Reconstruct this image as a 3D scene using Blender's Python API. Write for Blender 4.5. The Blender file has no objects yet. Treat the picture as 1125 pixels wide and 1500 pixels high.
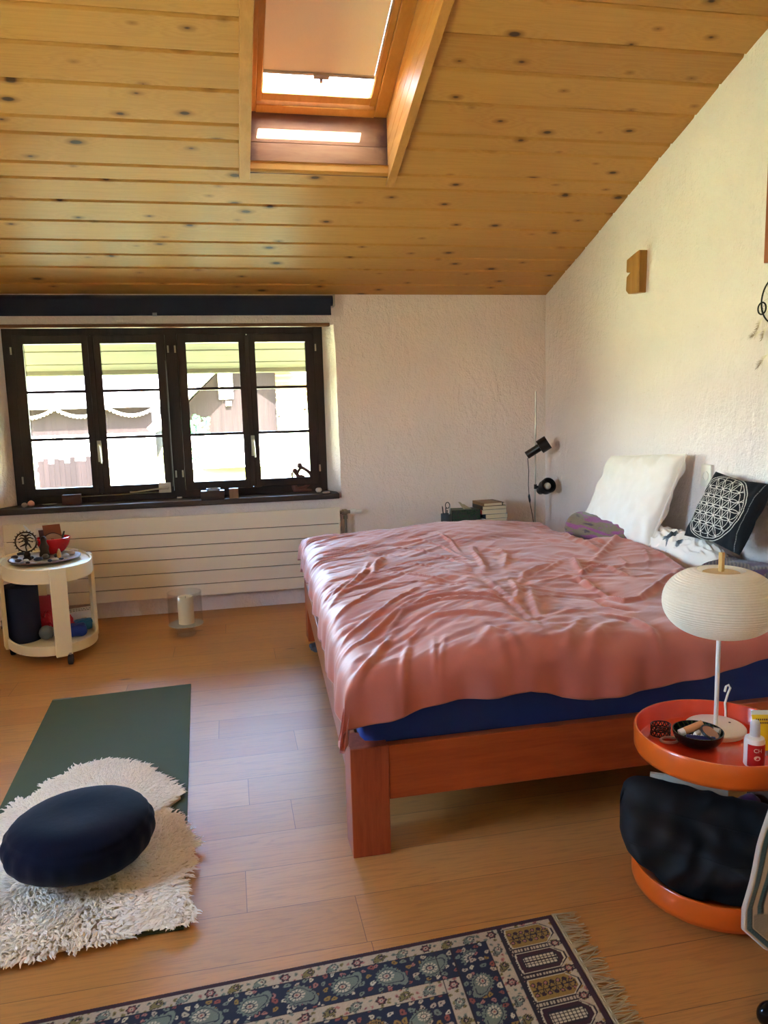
SKY_STRENGTH, SUN_STRENGTH, EXPOSURE = .75, 13.0, 4.2
import bpy, bmesh, math, random
import numpy as np
from mathutils import Vector, Matrix, noise
random.seed(7); RNG = np.random.default_rng(7)
sc = bpy.context.scene; COL = sc.collection
PI = math.pi
# ------------------------------------------------------------------ camera geometry (used to measure the room)
FPX, CAMH = 1112.0, 1.45
YAW, PITCH, ROLL = math.radians(-11.526), math.radians(8.06), math.radians(-1.547)
def _axes():
    cy, sy, cp, sp, cr, sr = math.cos(YAW), math.sin(YAW), math.cos(PITCH), math.sin(PITCH), math.cos(ROLL), math.sin(ROLL)
    r = Vector((cy, sy, 0)); f0 = Vector((-sy, cy, 0)); u0 = Vector((0, 0, 1))
    f = cp*f0 - sp*u0; u = cp*u0 + sp*f0
    return cr*r + sr*u, -sr*r + cr*u, f
CR, CU, CF = _axes(); CAM = Vector((0, 0, CAMH))
def ray(x, y): return CF*FPX + CR*(x-562.5) - CU*(y-750)
def pz(x, y, z=0.0):
    d = ray(x, y); return CAM + d*((z-CAMH)/d.z)
def py(x, y, Y):
    d = ray(x, y); return CAM + d*(Y/d.y)
def px(x, y, X):
    d = ray(x, y); return CAM + d*(X/d.x)
# ------------------------------------------------------------------ mesh collecting
class B:
    def __init__(s): s.v = []; s.f = []; s.mi = []; s.cur = 0
    def add(s, vs, fs):
        n = len(s.v); s.v += [tuple(v) for v in vs]; s.f += [tuple(i+n for i in f) for f in fs]; s.mi += [s.cur]*len(fs); return s
    def box(s, x0, x1, y0, y1, z0, z1, R=None, c=None):
        vs = [Vector((x, y, z)) for x in (x0, x1) for y in (y0, y1) for z in (z0, z1)]
        if R is not None:
            c = Vector(c) if c is not None else Vector(((x0+x1)/2, (y0+y1)/2, (z0+z1)/2))
            vs = [c + R @ (v-c) for v in vs]
        return s.add(vs, [(0,1,3,2),(4,6,7,5),(0,4,5,1),(2,3,7,6),(0,2,6,4),(1,5,7,3)])
    def cbox(s, c, size, R=None):
        c = Vector(c); h = [k/2 for k in size]
        return s.box(c.x-h[0], c.x+h[0], c.y-h[1], c.y+h[1], c.z-h[2], c.z+h[2], R)
    def prism(s, poly, z0, z1):
        n = len(poly)
        vs = [(p[0], p[1], z0) for p in poly] + [(p[0], p[1], z1) for p in poly]
        return s.add(vs, [tuple(range(n))[::-1], tuple(range(n, 2*n))] + [(i, (i+1) % n, n+(i+1) % n, n+i) for i in range(n)])
    def tube(s, pts, r, seg=10, closed=False, caps=True, flat=1.0):
        pts = [Vector(p) for p in pts]; n = len(pts)
        rs = r if isinstance(r, (list, tuple)) else [r]*n
        ref = None; rings = []
        for i, p in enumerate(pts):
            a = pts[i-1] if (i > 0 or closed) else p; b = pts[(i+1) % n] if (i < n-1 or closed) else p
            t = (b-a).normalized() if (b-a).length > 1e-9 else Vector((0, 0, 1))
            if ref is None:
                ref = Vector((0, 0, 1)) if abs(t.z) < .9 else Vector((1, 0, 0))
            u = (ref - t*ref.dot(t))
            if u.length < 1e-6: u = t.orthogonal()
            u.normalize(); w = t.cross(u); ref = u
            rings.append([p + (u*math.cos(2*PI*k/seg)*flat + w*math.sin(2*PI*k/seg))*rs[i] for k in range(seg)])
        vs = [v for q in rings for v in q]; fs = []
        m = n if closed else n-1
        for i in range(m):
            j = (i+1) % n
            for k in range(seg):
                l = (k+1) % seg; fs.append((i*seg+k, i*seg+l, j*seg+l, j*seg+k))
        if caps and not closed:
            fs.append(tuple(range(seg))[::-1]); fs.append(tuple((n-1)*seg+k for k in range(seg)))
        return s.add(vs, fs)
    def cyl(s, p0, p1, r0, r1=None, seg=24):
        return s.tube([p0, p1], [r0, r0 if r1 is None else r1], seg)
    def lathe(s, c, prof, seg=40, M=None, sx=1.0, sy=1.0, rot=0.0):
        c = Vector(c); vs = []; fs = []; ring = []
        for (r, z) in prof:
            if r < 1e-6:
                ring.append([len(vs)]); q = [Vector((0, 0, z))]
            else:
                ring.append([len(vs)+k for k in range(seg)]); q = []
                for k in range(seg):
                    a = 2*PI*k/seg; X, Y = r*math.cos(a)*sx, r*math.sin(a)*sy
                    q.append(Vector((X*math.cos(rot)-Y*math.sin(rot), X*math.sin(rot)+Y*math.cos(rot), z)))
            vs += [c + (M @ v if M is not None else v) for v in q]
        for a, b in zip(ring, ring[1:]):
            if len(a) == 1 and len(b) == 1: continue
            for k in range(seg):
                l = (k+1) % seg
                if len(a) == 1: fs.append((a[0], b[l], b[k]))
                elif len(b) == 1: fs.append((a[k], a[l], b[0]))
                else: fs.append((a[k], a[l], b[l], b[k]))
        return s.add(vs, fs)
    def ball(s, c, r, seg=16, M=None, jit=0.0, seed=0):
        rx, ry, rz = r if isinstance(r, (list, tuple)) else (r, r, r)
        c = Vector(c); n = max(6, seg//2); vs = []; fs = []
        for i in range(n+1):
            th = PI*i/n
            for k in range(seg):
                a = 2*PI*k/seg; d = Vector((math.sin(th)*math.cos(a), math.sin(th)*math.sin(a), math.cos(th)))
                q = 1 + jit*noise.noise(d*1.6 + Vector((seed*3.1, seed*1.7, 0)))
                p = Vector((d.x*rx, d.y*ry, d.z*rz))*q
                vs.append(c + (M @ p if M is not None else p))
        for i in range(n):
            for k in range(seg):
                l = (k+1) % seg; fs.append((i*seg+k, (i+1)*seg+k, (i+1)*seg+l, i*seg+l))
        return s.add(vs, fs)
    def grid(s, fn, nu, nv):
        vs = [fn(i/(nu-1), j/(nv-1)) for j in range(nv) for i in range(nu)]
        return s.add(vs, [(j*nu+i, j*nu+i+1, (j+1)*nu+i+1, (j+1)*nu+i) for j in range(nv-1) for i in range(nu-1)])
def npgrid(P):
    """(nv,nu,3) array of points -> B"""
    b = B(); nv, nu = P.shape[:2]
    b.v = [tuple(p) for p in P.reshape(-1, 3).tolist()]
    i, j = np.meshgrid(np.arange(nu-1), np.arange(nv-1)); a = (j*nu+i).ravel()
    b.f = np.stack([a, a+1, a+nu+1, a+nu], 1).tolist(); b.mi = [0]*len(b.f)
    return b
def wm(o):
    m = o.matrix_basis.copy(); p = o.parent
    while p is not None: m = p.matrix_basis @ m; p = p.parent
    return m
def obj(name, b, mat, parent=None, smooth=35, bevel=0.0, seg=2, sub=0, solid=0.0, color=None, origin=True, weld=True):
    """link the collected shapes as ONE mesh object; b is in world coordinates"""
    me = bpy.data.meshes.new(name); o = bpy.data.objects.new(name, me); COL.objects.link(o)
    vs = b.v
    if parent is not None:
        o.parent = parent; inv = wm(parent).inverted(); vs = [inv @ Vector(v) for v in vs]
    elif origin:
        A = np.array(vs); c = Vector(((A[:,0].min()+A[:,0].max())/2, (A[:,1].min()+A[:,1].max())/2, A[:,2].min()))
        o.location = c; vs = [Vector(v)-c for v in vs]
    me.from_pydata(vs, [], b.f)
    mats = mat if isinstance(mat, (list, tuple)) else [mat]
    for m in mats: me.materials.append(m)
    if len(mats) > 1: me.polygons.foreach_set('material_index', b.mi)
    bm = bmesh.new(); bm.from_mesh(me)
    if weld and len(vs) < 60000: bmesh.ops.remove_doubles(bm, verts=bm.verts, dist=1e-6)
    bmesh.ops.recalc_face_normals(bm, faces=bm.faces); bm.to_mesh(me); bm.free()
    if color is not None:
        at = me.color_attributes.new('paint', 'FLOAT_COLOR', 'POINT')
        at.data.foreach_set('color', np.concatenate([color, np.ones((len(color), 1))], 1).astype(np.float32).ravel())
    if smooth:
        me.polygons.foreach_set('use_smooth', [True]*len(me.polygons)); me.set_sharp_from_angle(angle=math.radians(smooth))
    if solid:
        m = o.modifiers.new('s', 'SOLIDIFY'); m.thickness = abs(solid); m.offset = -1 if solid > 0 else 1
    if bevel:
        m = o.modifiers.new('b', 'BEVEL'); m.width = bevel; m.segments = seg; m.limit_method = 'ANGLE'; m.angle_limit = math.radians(40)
    if sub:
        m = o.modifiers.new('u', 'SUBSURF'); m.levels = sub; m.render_levels = sub
    return o
def tag(o, label=None, cat=None, group=None, kind=None):
    if label: o['label'] = label
    if cat: o['category'] = cat
    if group: o['group'] = group
    if kind: o['kind'] = kind
    return o
def thing(name, label, cat, loc=(0, 0, 0), rotz=0.0, group=None, kind=None):
    o = bpy.data.objects.new(name, None); COL.objects.link(o); o.location = loc; o.rotation_euler = (0, 0, rotz)
    o.empty_display_size = .05
    return tag(o, label, cat, group, kind)
def struct(name, b, m, parent=None, **k):
    k.setdefault('origin', False)
    o = obj(name, b, m, parent, **k)
    if parent is None: o['kind'] = 'structure'
    return o
# ------------------------------------------------------------------ materials
def lin(c):
    if isinstance(c, str): c = [int(c[i:i+2], 16) for i in (1, 3, 5)]
    return tuple((x/255/12.92 if x/255 <= .04045 else ((x/255+.055)/1.055)**2.4) for x in c) + (1.0,)
class N:
    def __init__(s, name):
        s.m = bpy.data.materials.new(name); s.m.use_nodes = True; s.t = s.m.node_tree; s.t.nodes.clear()
        s.out = s.new('ShaderNodeOutputMaterial')
    def new(s, t, **k):
        n = s.t.nodes.new(t)
        for a, v in k.items(): setattr(n, a, v)
        return n
    def put(s, sock, v):
        if v is None: return
        if isinstance(v, bpy.types.NodeSocket): s.t.links.new(v, sock)
        else: sock.default_value = v
    def math(s, op, a, b=None, c=None, clamp=False):
        n = s.new('ShaderNodeMath', operation=op, use_clamp=clamp)
        for i, v in enumerate((a, b, c)): s.put(n.inputs[i], v)
        return n.outputs[0]
    def mix(s, f, a, b, mode='MIX'):
        n = s.new('ShaderNodeMix', data_type='RGBA', blend_type=mode); s.put(n.inputs[0], f); s.put(n.inputs[6], a); s.put(n.inputs[7], b); return n.outputs[2]
    def coord(s, which='Object'): return s.new('ShaderNodeTexCoord').outputs[which]
    def mapping(s, v, scale=(1, 1, 1), loc=(0, 0, 0), rot=(0, 0, 0)):
        n = s.new('ShaderNodeMapping'); s.put(n.inputs['Vector'], v); n.inputs['Scale'].default_value = scale; n.inputs['Location'].default_value = loc; n.inputs['Rotation'].default_value = rot
        return n.outputs[0]
    def noise(s, v, scale, detail=4, rough=.55, dist=0.0, out=0):
        n = s.new('ShaderNodeTexNoise'); s.put(n.inputs['Vector'], v); n.inputs['Scale'].default_value = scale; n.inputs['Detail'].default_value = detail
        n.inputs['Roughness'].default_value = rough; n.inputs['Distortion'].default_value = dist; return n.outputs[out]
    def ramp(s, f, stops, interp='LINEAR'):
        n = s.new('ShaderNodeValToRGB'); s.put(n.inputs[0], f); e = n.color_ramp.elements; n.color_ramp.interpolation = interp
        while len(e) < len(stops): e.new(.5)
        for k, (p, c) in zip(e, stops): k.position = p; k.color = c if len(c) == 4 else (*c, 1)
        return n.outputs[0]
    def bump(s, h, strength=.3, dist=.01, normal=None):
        n = s.new('ShaderNodeBump'); s.put(n.inputs['Height'], h); n.inputs['Strength'].default_value = strength; n.inputs['Distance'].default_value = dist
        s.put(n.inputs['Normal'], normal); return n.outputs[0]
    def bsdf(s, color=None, rough=.5, metal=0.0, normal=None, spec=.5, sheen=0.0, coat=0.0, trans=0.0, ior=1.45, sub=0.0, emit=None, es=0.0):
        p = s.new('ShaderNodeBsdfPrincipled')
        s.put(p.inputs['Base Color'], color); s.put(p.inputs['Roughness'], rough); s.put(p.inputs['Metallic'], metal); s.put(p.inputs['Normal'], normal)
        p.inputs['Specular IOR Level'].default_value = spec; p.inputs['Sheen Weight'].default_value = sheen; p.inputs['Coat Weight'].default_value = coat
        p.inputs['Transmission Weight'].default_value = trans; p.inputs['IOR'].default_value = ior
        if emit is not None: s.put(p.inputs['Emission Color'], emit); p.inputs['Emission Strength'].default_value = es
        return p.outputs[0]
    def done(s, sh): s.t.links.new(sh, s.out.inputs[0]); return s.m
def plain(name, c, rough=.5, metal=0.0, var=.06, bscale=0, bstr=.2, bdist=.002, **k):
    """single-colour procedural material with a little tone variation and optional fine bump"""
    n = N(name); co = n.coord(); nz = n.noise(co, 9, 4)
    c = lin(c); a = tuple(min(1, x*(1+var)) for x in c[:3])+(1,); b = tuple(x*(1-var) for x in c[:3])+(1,)
    col = n.mix(nz, b, a); nm = None
    if bscale: nm = n.bump(n.noise(co, bscale, 4), bstr, bdist)
    return n.done(n.bsdf(col, rough, metal, nm, **k))
def wood(name, c1, c2, rough=.5, axis=0, scale=1.0, coat=0.0, spec=.4, gloss_bump=.12):
    n = N(name); co = n.coord()
    s = [14*scale]*3; s[axis] = 1.3*scale
    v = n.mapping(co, tuple(s)); g = n.noise(v, 1.6, 6, .6, .6); g2 = n.noise(n.mapping(co, tuple(k*4 for k in s)), 2.5, 3, .6)
    f = n.math('ADD', n.math('MULTIPLY', g, .75), n.math('MULTIPLY', g2, .25))
    col = n.ramp(f, [(.32, lin(c1)), (.68, lin(c2))])
    return n.done(n.bsdf(col, rough, 0, n.bump(f, gloss_bump, .002), spec=spec, coat=coat))
def painted(name, rough=.8, bscale=0, bstr=.2, bdist=.002, sheen=0.0, spec=.3):
    n = N(name); a = n.new('ShaderNodeAttribute', attribute_name='paint'); nm = None
    if bscale: nm = n.bump(n.noise(n.coord(), bscale, 3), bstr, bdist)
    return n.done(n.bsdf(a.outputs[0], rough, 0, nm, sheen=sheen, spec=spec))
# ------------------------------------------------------------------ room materials
def plaster_mat(name, c):
    n = N(name); co = n.coord()
    big = n.noise(co, 1.1, 3); mid = n.noise(co, 26, 5, .62); fine = n.noise(co, 85, 4, .65)
    trowel = n.noise(n.mapping(co, (1, 1, .45)), 9, 4, .6, .8)
    h = n.math('ADD', n.math('MULTIPLY', mid, .55), n.math('ADD', n.math('MULTIPLY', fine, .35), n.math('MULTIPLY', trowel, .9)))
    c0 = lin(c); col = n.mix(n.ramp(big, [(.35, (0, 0, 0)), (.65, (1, 1, 1))]), tuple(x*.95 for x in c0[:3])+(1,), c0)
    pits = n.ramp(fine, [(.27, (.72, .64, .52)), (.36, (1, 1, 1))])
    col = n.mix(.6, col, pits, 'MULTIPLY')
    return n.done(n.bsdf(col, .92, 0, n.bump(h, .9, .022), spec=.15))
M = {}
M['plaster'] = plaster_mat('rough_plaster', '#f3e5df')
M['plaster_right'] = plaster_mat('rough_plaster_white', '#f3ebec')
def pine_ceiling():
    n = N('pine_boards'); co = n.coord(); at = n.new('ShaderNodeAttribute', attribute_name='paint').outputs[0]
    sx = n.new('ShaderNodeSeparateColor'); n.put(sx.inputs[0], at); rnd = sx.outputs[0]; slope = sx.outputs[1]
    xyz = n.new('ShaderNodeSeparateXYZ'); n.put(xyz.inputs[0], co)
    cv = n.new('ShaderNodeCombineXYZ'); n.put(cv.inputs[0], n.math('ADD', xyz.outputs[0], n.math('MULTIPLY', rnd, 37.0))); n.put(cv.inputs[1], xyz.outputs[1]); n.put(cv.inputs[2], n.math('MULTIPLY', rnd, 53.0))
    v = cv.outputs[0]
    c2v = n.new('ShaderNodeCombineXYZ'); n.put(c2v.inputs[0], n.math('ADD', xyz.outputs[0], n.math('MULTIPLY', rnd, 37.0))); n.put(c2v.inputs[1], n.math('ADD', xyz.outputs[1], n.math('MULTIPLY', rnd, 53.0)))
    vo = n.new('ShaderNodeTexVoronoi', voronoi_dimensions='2D'); n.put(vo.inputs['Vector'], n.mapping(c2v.outputs[0], (2.7, 5.6, 1))); vo.inputs['Scale'].default_value = 1.0
    vs_ = n.new('ShaderNodeSeparateColor'); n.put(vs_.inputs[0], vo.outputs['Color'])
    warp = n.noise(n.mapping(v, (7, 22, 1)), 1.0, 3)
    d = n.math('ADD', n.math('ADD', vo.outputs['Distance'], n.math('MULTIPLY', vs_.outputs[0], .085)), n.math('MULTIPLY', n.math('SUBTRACT', warp, .5), .06))
    near = n.ramp(d, [(.02, (1, 1, 1)), (.42, (0, 0, 0))])
    # growth rings bend round the knots
    g = n.noise(n.mapping(v, (1.1, 42, 1)), 1.0, 5, .6, .35)
    gg = n.math('FRACT', n.math('MULTIPLY', n.math('ADD', n.math('MULTIPLY', g, 1.0), n.math('MULTIPLY', near, .55)), 5.0))
    ringc = n.ramp(gg, [(0, lin('#b07a3a')), (.55, lin('#c08a46')), (.9, lin('#a8712f')), (1, lin('#b07a3a'))])
    tone = n.ramp(rnd, [(0, lin('#b5803f')), (.5, lin('#c18c49')), (1, lin('#a9743a'))])
    col = n.mix(.55, ringc, tone)
    blot = n.noise(n.mapping(v, (1.6, 5, 1)), 1.0, 4); col = n.mix(n.math('MULTIPLY', blot, .35), col, lin('#c99d58'))
    halo = n.ramp(d, [(.07, (1, 1, 1)), (.17, (0, 0, 0))]); col = n.mix(n.math('MULTIPLY', halo, .75), col, lin('#7c4a20'))
    core = n.ramp(d, [(.055, (1, 1, 1)), (.085, (0, 0, 0))]); col = n.mix(n.math('MULTIPLY', core, .9), col, lin('#3a2012'))
    return n.done(n.bsdf(col, .42, 0, n.bump(n.math('ADD', gg, n.math('MULTIPLY', core, 2)), .05, .002), spec=.35))
M['pine'] = pine_ceiling()
def oak_floor():
    n = N('oak_planks'); co = n.coord(); xyz = n.new('ShaderNodeSeparateXYZ'); n.put(xyz.inputs[0], co)
    X, Y = xyz.outputs[0], xyz.outputs[1]
    rowf = n.math('DIVIDE', n.math('SUBTRACT', Y, 1.862), .2035); row = n.math('FLOOR', rowf); fy = n.math('FRACT', rowf)
    w1 = n.new('ShaderNodeTexWhiteNoise', noise_dimensions='1D'); n.put(w1.inputs['W'], row)
    # plank joints seen in the picture: rows 0..8
    off = n.math('MULTIPLY', w1.outputs[0], 1.9)
    for r, x in ((0, .30), (1, -.017), (3, .16), (6, .225), (7, -.107)):
        isr = n.math('COMPARE', row, float(r), .1); off = n.math('ADD', n.math('MULTIPLY', off, n.math('SUBTRACT', 1.0, isr)), n.math('MULTIPLY', isr, x))
    colf = n.math('DIVIDE', n.math('SUBTRACT', X, off), 1.9); cell = n.math('FLOOR', colf); fx = n.math('FRACT', colf)
    w2 = n.new('ShaderNodeTexWhiteNoise', noise_dimensions='2D'); cv = n.new('ShaderNodeCombineXYZ'); n.put(cv.inputs[0], row); n.put(cv.inputs[1], cell); n.put(w2.inputs['Vector'], cv.outputs[0])
    rnd = w2.outputs[0]
    c2 = n.new('ShaderNodeCombineXYZ'); n.put(c2.inputs[0], n.math('ADD', X, n.math('MULTIPLY', rnd, 19))); n.put(c2.inputs[1], Y); n.put(c2.inputs[2], n.math('MULTIPLY', rnd, 31)); v = c2.outputs[0]
    g = n.noise(n.mapping(v, (1.1, 17, 1)), 1.0, 4, .5, .5); rings = n.math('FRACT', n.math('MULTIPLY', g, 9.0)); pores = n.noise(n.mapping(v, (12, 190, 1)), 1.0, 3, .6)
    base = n.ramp(rnd, [(0, lin('#b87c3e')), (.35, lin('#c58a48')), (.7, lin('#bc8242')), (1, lin('#c98f4f'))])
    col = n.mix(n.math('MULTIPLY', n.ramp(rings, [(.0, (1, 1, 1)), (.2, (.15, .15, .15)), (.8, (0, 0, 0)), (1, (1, 1, 1))]), .35), base, lin('#96683a'))
    col = n.mix(n.math('MULTIPLY', n.ramp(pores, [(.3, (1, 1, 1)), (.45, (0, 0, 0))]), .3), col, lin('#7a4f2a'))
    vo = n.new('ShaderNodeTexVoronoi'); n.put(vo.inputs['Vector'], n.mapping(v, (1.5, 4.3, 1))); vo.inputs['Scale'].default_value = 1.0
    kn = n.ramp(vo.outputs['Distance'], [(.03, (1, 1, 1)), (.075, (0, 0, 0))]); col = n.mix(n.math('MULTIPLY', kn, .75), col, lin('#4a2d16'))
    gap = n.math('MAXIMUM', n.math('LESS_THAN', fy, .011), n.math('LESS_THAN', fx, .0011))
    col = n.mix(n.math('MULTIPLY', gap, .7), col, lin('#4a2f18'))
    h = n.math('SUBTRACT', n.math('MULTIPLY', pores, .25), n.math('MULTIPLY', gap, 1.5))
    ro = n.math('ADD', .35, n.math('MULTIPLY', pores, .14))
    return n.done(n.bsdf(col, ro, 0, n.bump(h, .22, .0012), spec=.75))
M['oak'] = oak_floor()
M['frame'] = wood('dark_stained_window_wood', '#1d1210', '#33211b', .5, 2)
M['sill'] = wood('dark_sill_wood', '#2c2320', '#4a3c36', .55, 0)
M['strip'] = wood('lintel_strip_wood', '#5c3a22', '#7d5332', .55, 0)
M['lining'] = wood('skylight_lining_pine', '#b57d3c', '#c9924e', .45, 1)
def stained_reveal():
    n = N('stained_reveal_board'); co = n.coord()
    g = n.noise(n.mapping(co, (2, 1, 12)), 1.5, 5, .6, .6); col = n.ramp(g, [(.3, lin('#7d5331')), (.7, lin('#976d46'))])
    xyz = n.new('ShaderNodeSeparateXYZ'); n.put(xyz.inputs[0], co)
    e = n.math('ABSOLUTE', n.math('SUBTRACT', xyz.outputs[0], .565)); wob = n.math('ADD', e, n.math('MULTIPLY', n.math('SUBTRACT', n.noise(co, 14, 5), .5), .12))
    st = n.ramp(wob, [(.31, (0, 0, 0)), (.37, (1, 1, 1))]); col = n.mix(n.math('MULTIPLY', st, .85), col, lin('#43231a'))
    zt = n.math('ADD', xyz.outputs[2], n.math('MULTIPLY', n.math('SUBTRACT', n.noise(co, 9, 4), .5), .12)); s2 = n.ramp(zt, [(.9, (0, 0, 0)), (1.0, (1, 1, 1))])
    tz = n.math('SUBTRACT', zt, 1.98); s2 = n.ramp(tz, [(.9, (0, 0, 0)), (.98, (1, 1, 1))]); col = n.mix(n.math('MULTIPLY', s2, .6), col, lin('#6b3a22'))
    return n.done(n.bsdf(col, .55, 0, n.bump(g, .1, .002)))
M['reveal'] = stained_reveal()
def glass_mat(name, tint=(1, 1, 1, 1), ior=1.45, edge=.65):
    n = N(name); lw = n.new('ShaderNodeLayerWeight'); lw.inputs[0].default_value = .5; fac = n.math('ADD', .045, n.math('MULTIPLY', n.math('POWER', lw.outputs['Facing'], 4.0), edge))
    t = n.new('ShaderNodeBsdfTransparent'); t.inputs[0].default_value = tint; g = n.new('ShaderNodeBsdfGlossy'); g.inputs['Roughness'].default_value = .02
    m = n.new('ShaderNodeMixShader'); n.put(m.inputs[0], n.math('MULTIPLY', fac, n.ramp(n.noise(n.coord(), 3), [(0, (.85,)*3), (1, (1,)*3)]))); n.put(m.inputs[1], t.outputs[0]); n.put(m.inputs[2], g.outputs[0])
    return n.done(m.outputs[0])
M['pane'] = glass_mat('window_pane', (.97, .985, .98, 1))
M['glass'] = glass_mat('clear_glass', (.965, .965, .955, 1), 1.5, .36)
M['metal'] = plain('brushed_steel', '#b9b4aa', .3, 1.0, bscale=60, bstr=.05)
M['brass'] = plain('dull_grey_metal', '#a39c90', .4, .8)
M['navy_cloth'] = plain('navy_blind_fabric', '#131a33', .85, bscale=240, bstr=.2, sheen=.2)
M['radiator'] = plain('cream_enamel', '#e2d7c6', .35, var=.02)
M['gap'] = plain('dark_gap', '#3a302a', .9)
M['white'] = plain('white_plastic', '#e6e2da', .35, var=.02)
M['cream'] = plain('cream_plastic', '#ecdcb4', .32, var=.03)
M['black'] = plain('black_plastic', '#121213', .35)
M['rubber'] = plain('black_rubber', '#0e0e10', .6)
M['darkbrown'] = plain('dark_brown_enamel', '#1e1613', .35)
M['orange'] = plain('orange_lacquer', '#e0641e', .28, var=.03, coat=.3)
M['red_in'] = plain('orange_red_lacquer', '#e2472a', .25, var=.03, coat=.3)
# ------------------------------------------------------------------ the room shell
YB, XR, XL, YF = 5.537, 2.425, -2.35, -1.35
SL = .340; ZC = 2.237
def zc(y, h=0): return ZC + SL*(YB-y) + h
YBO = YB+.32
b = B(); b.box(XL-.2, XR+.2, YF-.2, YBO, -.2, 0); struct('floor', b, M['oak'])
# back wall with the splayed window opening
WX0, WX1, WZ0, WZ1 = -1.47, .735, .812, 2.035
def ring_wall():
    b = B()
    o = [(XL-.2, -.2), (XR+.2, -.2), (XR+.2, ZC+.02), (XL-.2, ZC+.02)]
    a = [(-1.575, .775), (.812, .775), (.800, 2.03), (-1.56, 2.03)]
    c = [(WX0, WZ0-.03), (WX1, WZ0-.03), (WX1, WZ1), (WX0, WZ1)]
    N2 = 24
    def edge(p, q, n): return [(p[0]+(q[0]-p[0])*i/n, p[1]+(q[1]-p[1])*i/n) for i in range(n)]
    def loop(p): return [k for i in range(4) for k in edge(p[i], p[(i+1) % 4], N2)]
    L = [[(x, YB, z) for x, z in loop(o)], [(x, YB, z) for x, z in loop(a)], [(x, YB+.02, z) for x, z in [(u+(-.012 if u < 0 else .004)*0, w) for u, w in loop(a)]],
         [(x, YB+.19, z) for x, z in loop(c)], [(x, YBO, z) for x, z in loop(c)], [(x, YBO, z) for x, z in loop([(p[0], p[1]) for p in o])]]
    # inner wall surface is subdivided between the outer edge and the opening
    rows = []
    for k in range(13):
        t = k/12; rows.append([(p[0]+(q[0]-p[0])*t, YB, p[2]+(q[2]-p[2])*t) for p, q in zip(L[0], L[1])])
    rows += [L[2]]
    for k in range(1, 5):
        t = k/4; rows.append([tuple(p[i]+(q[i]-p[i])*t for i in range(3)) for p, q in zip(L[2], L[3])])
    rows += L[4:]
    n = len(rows[0]); vs = []
    for ri, r in enumerate(rows):
        for p in r:
            if 2 < ri < 17:
                q = noise.noise(Vector(p)*7)*.006 + noise.noise(Vector(p)*2.2)*.006
                p = (p[0]+(q*.9 if ri > 11 else 0), p[1]+q if ri < 14 else p[1], p[2])
            vs.append(p)
    fs = [(i*n+k, i*n+(k+1) % n, (i+1)*n+(k+1) % n, (i+1)*n+k) for i in range(len(rows)-1) for k in range(n)]
    fs += [((len(rows)-1)*n+k, (len(rows)-1)*n+(k+1) % n, (k+1) % n, k) for k in range(n)]
    return b.add(vs, fs)
struct('wall_back', ring_wall(), M['plaster'], smooth=50, weld=False)
def side_wall(X, th, y0, y1):
    b = B(); nu, nv = 120, 60
    def f(u, v):
        y = y0+(y1-y0)*u; top = zc(y)+.02; z = top*v
        q = (noise.noise(Vector((y*6, z*6, X)))*.006 + noise.noise(Vector((y*1.7, z*1.7, X+4)))*.01)*(1 if X > 0 else -1)
        return (X - abs(q)*0 + q*.8, y, z)
    b.grid(f, nu, nv)
    # solid body behind the trowelled face
    s = 1 if X > 0 else -1
    n = len(b.v); p = [(y0, -.2), (y1, -.2), (y1, zc(y1)+.1), (y0, zc(y0)+.1)]
    vs = [(X+s*.02, y, z) for y, z in p] + [(X+s*(.02+th), y, z) for y, z in p]
    b.add(vs, [(0, 1, 2, 3), (4, 5, 6, 7), (0, 1, 5, 4), (1, 2, 6, 5), (2, 3, 7, 6), (3, 0, 4, 7)])
    return b
struct('wall_right', side_wall(XR, .25, YF-.2, YBO), M['plaster_right'], smooth=60, weld=False)
LW = (1.3, 2.25, 1.05, 2.1)      # unseen window, added in the left wall to brighten the room
b = B()
for y0, y1, z0, z1 in ((YF-.2, LW[0], -.2, None), (LW[1], YBO, -.2, None), (LW[0], LW[1], -.2, LW[2]), (LW[0], LW[1], LW[3], None)):
    n = len(b.v); t = [(x, y, (zc(y)+.02 if z1 is None else z1) if k else z0) for x in (XL-.27, XL) for y in (y0, y1) for k in (0, 1)]
    b.add(t, [(0,1,3,2),(4,6,7,5),(0,4,5,1),(2,3,7,6),(0,2,6,4),(1,5,7,3)])
struct('wall_left', b, M['plaster'])
w3 = thing('added_window', None, None, (XL-.1, (LW[0]+LW[1])/2, LW[2]), kind='structure')
b = B(); X0, X1 = XL-.16, XL-.09
for y in (LW[0], (LW[0]+LW[1])/2-.03, LW[1]-.06): b.box(X0, X1, y, y+.06, LW[2], LW[3])
b.box(X0, X1, LW[0], LW[1], LW[2], LW[2]+.06); b.box(X0, X1, LW[0], LW[1], LW[3]-.06, LW[3]); obj('window_frame', b, M['frame'], w3)
b = B(); b.box(XL-.126, XL-.122, LW[0]+.03, LW[1]-.03, LW[2]+.03, LW[3]-.03); obj('pane', b, M['pane'], w3)
b = B(); b.box(XL-.2, XR+.2, YF-.2, YF, -.2, zc(YF)+.1); struct('wall_front', b, M['plaster'])
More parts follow.
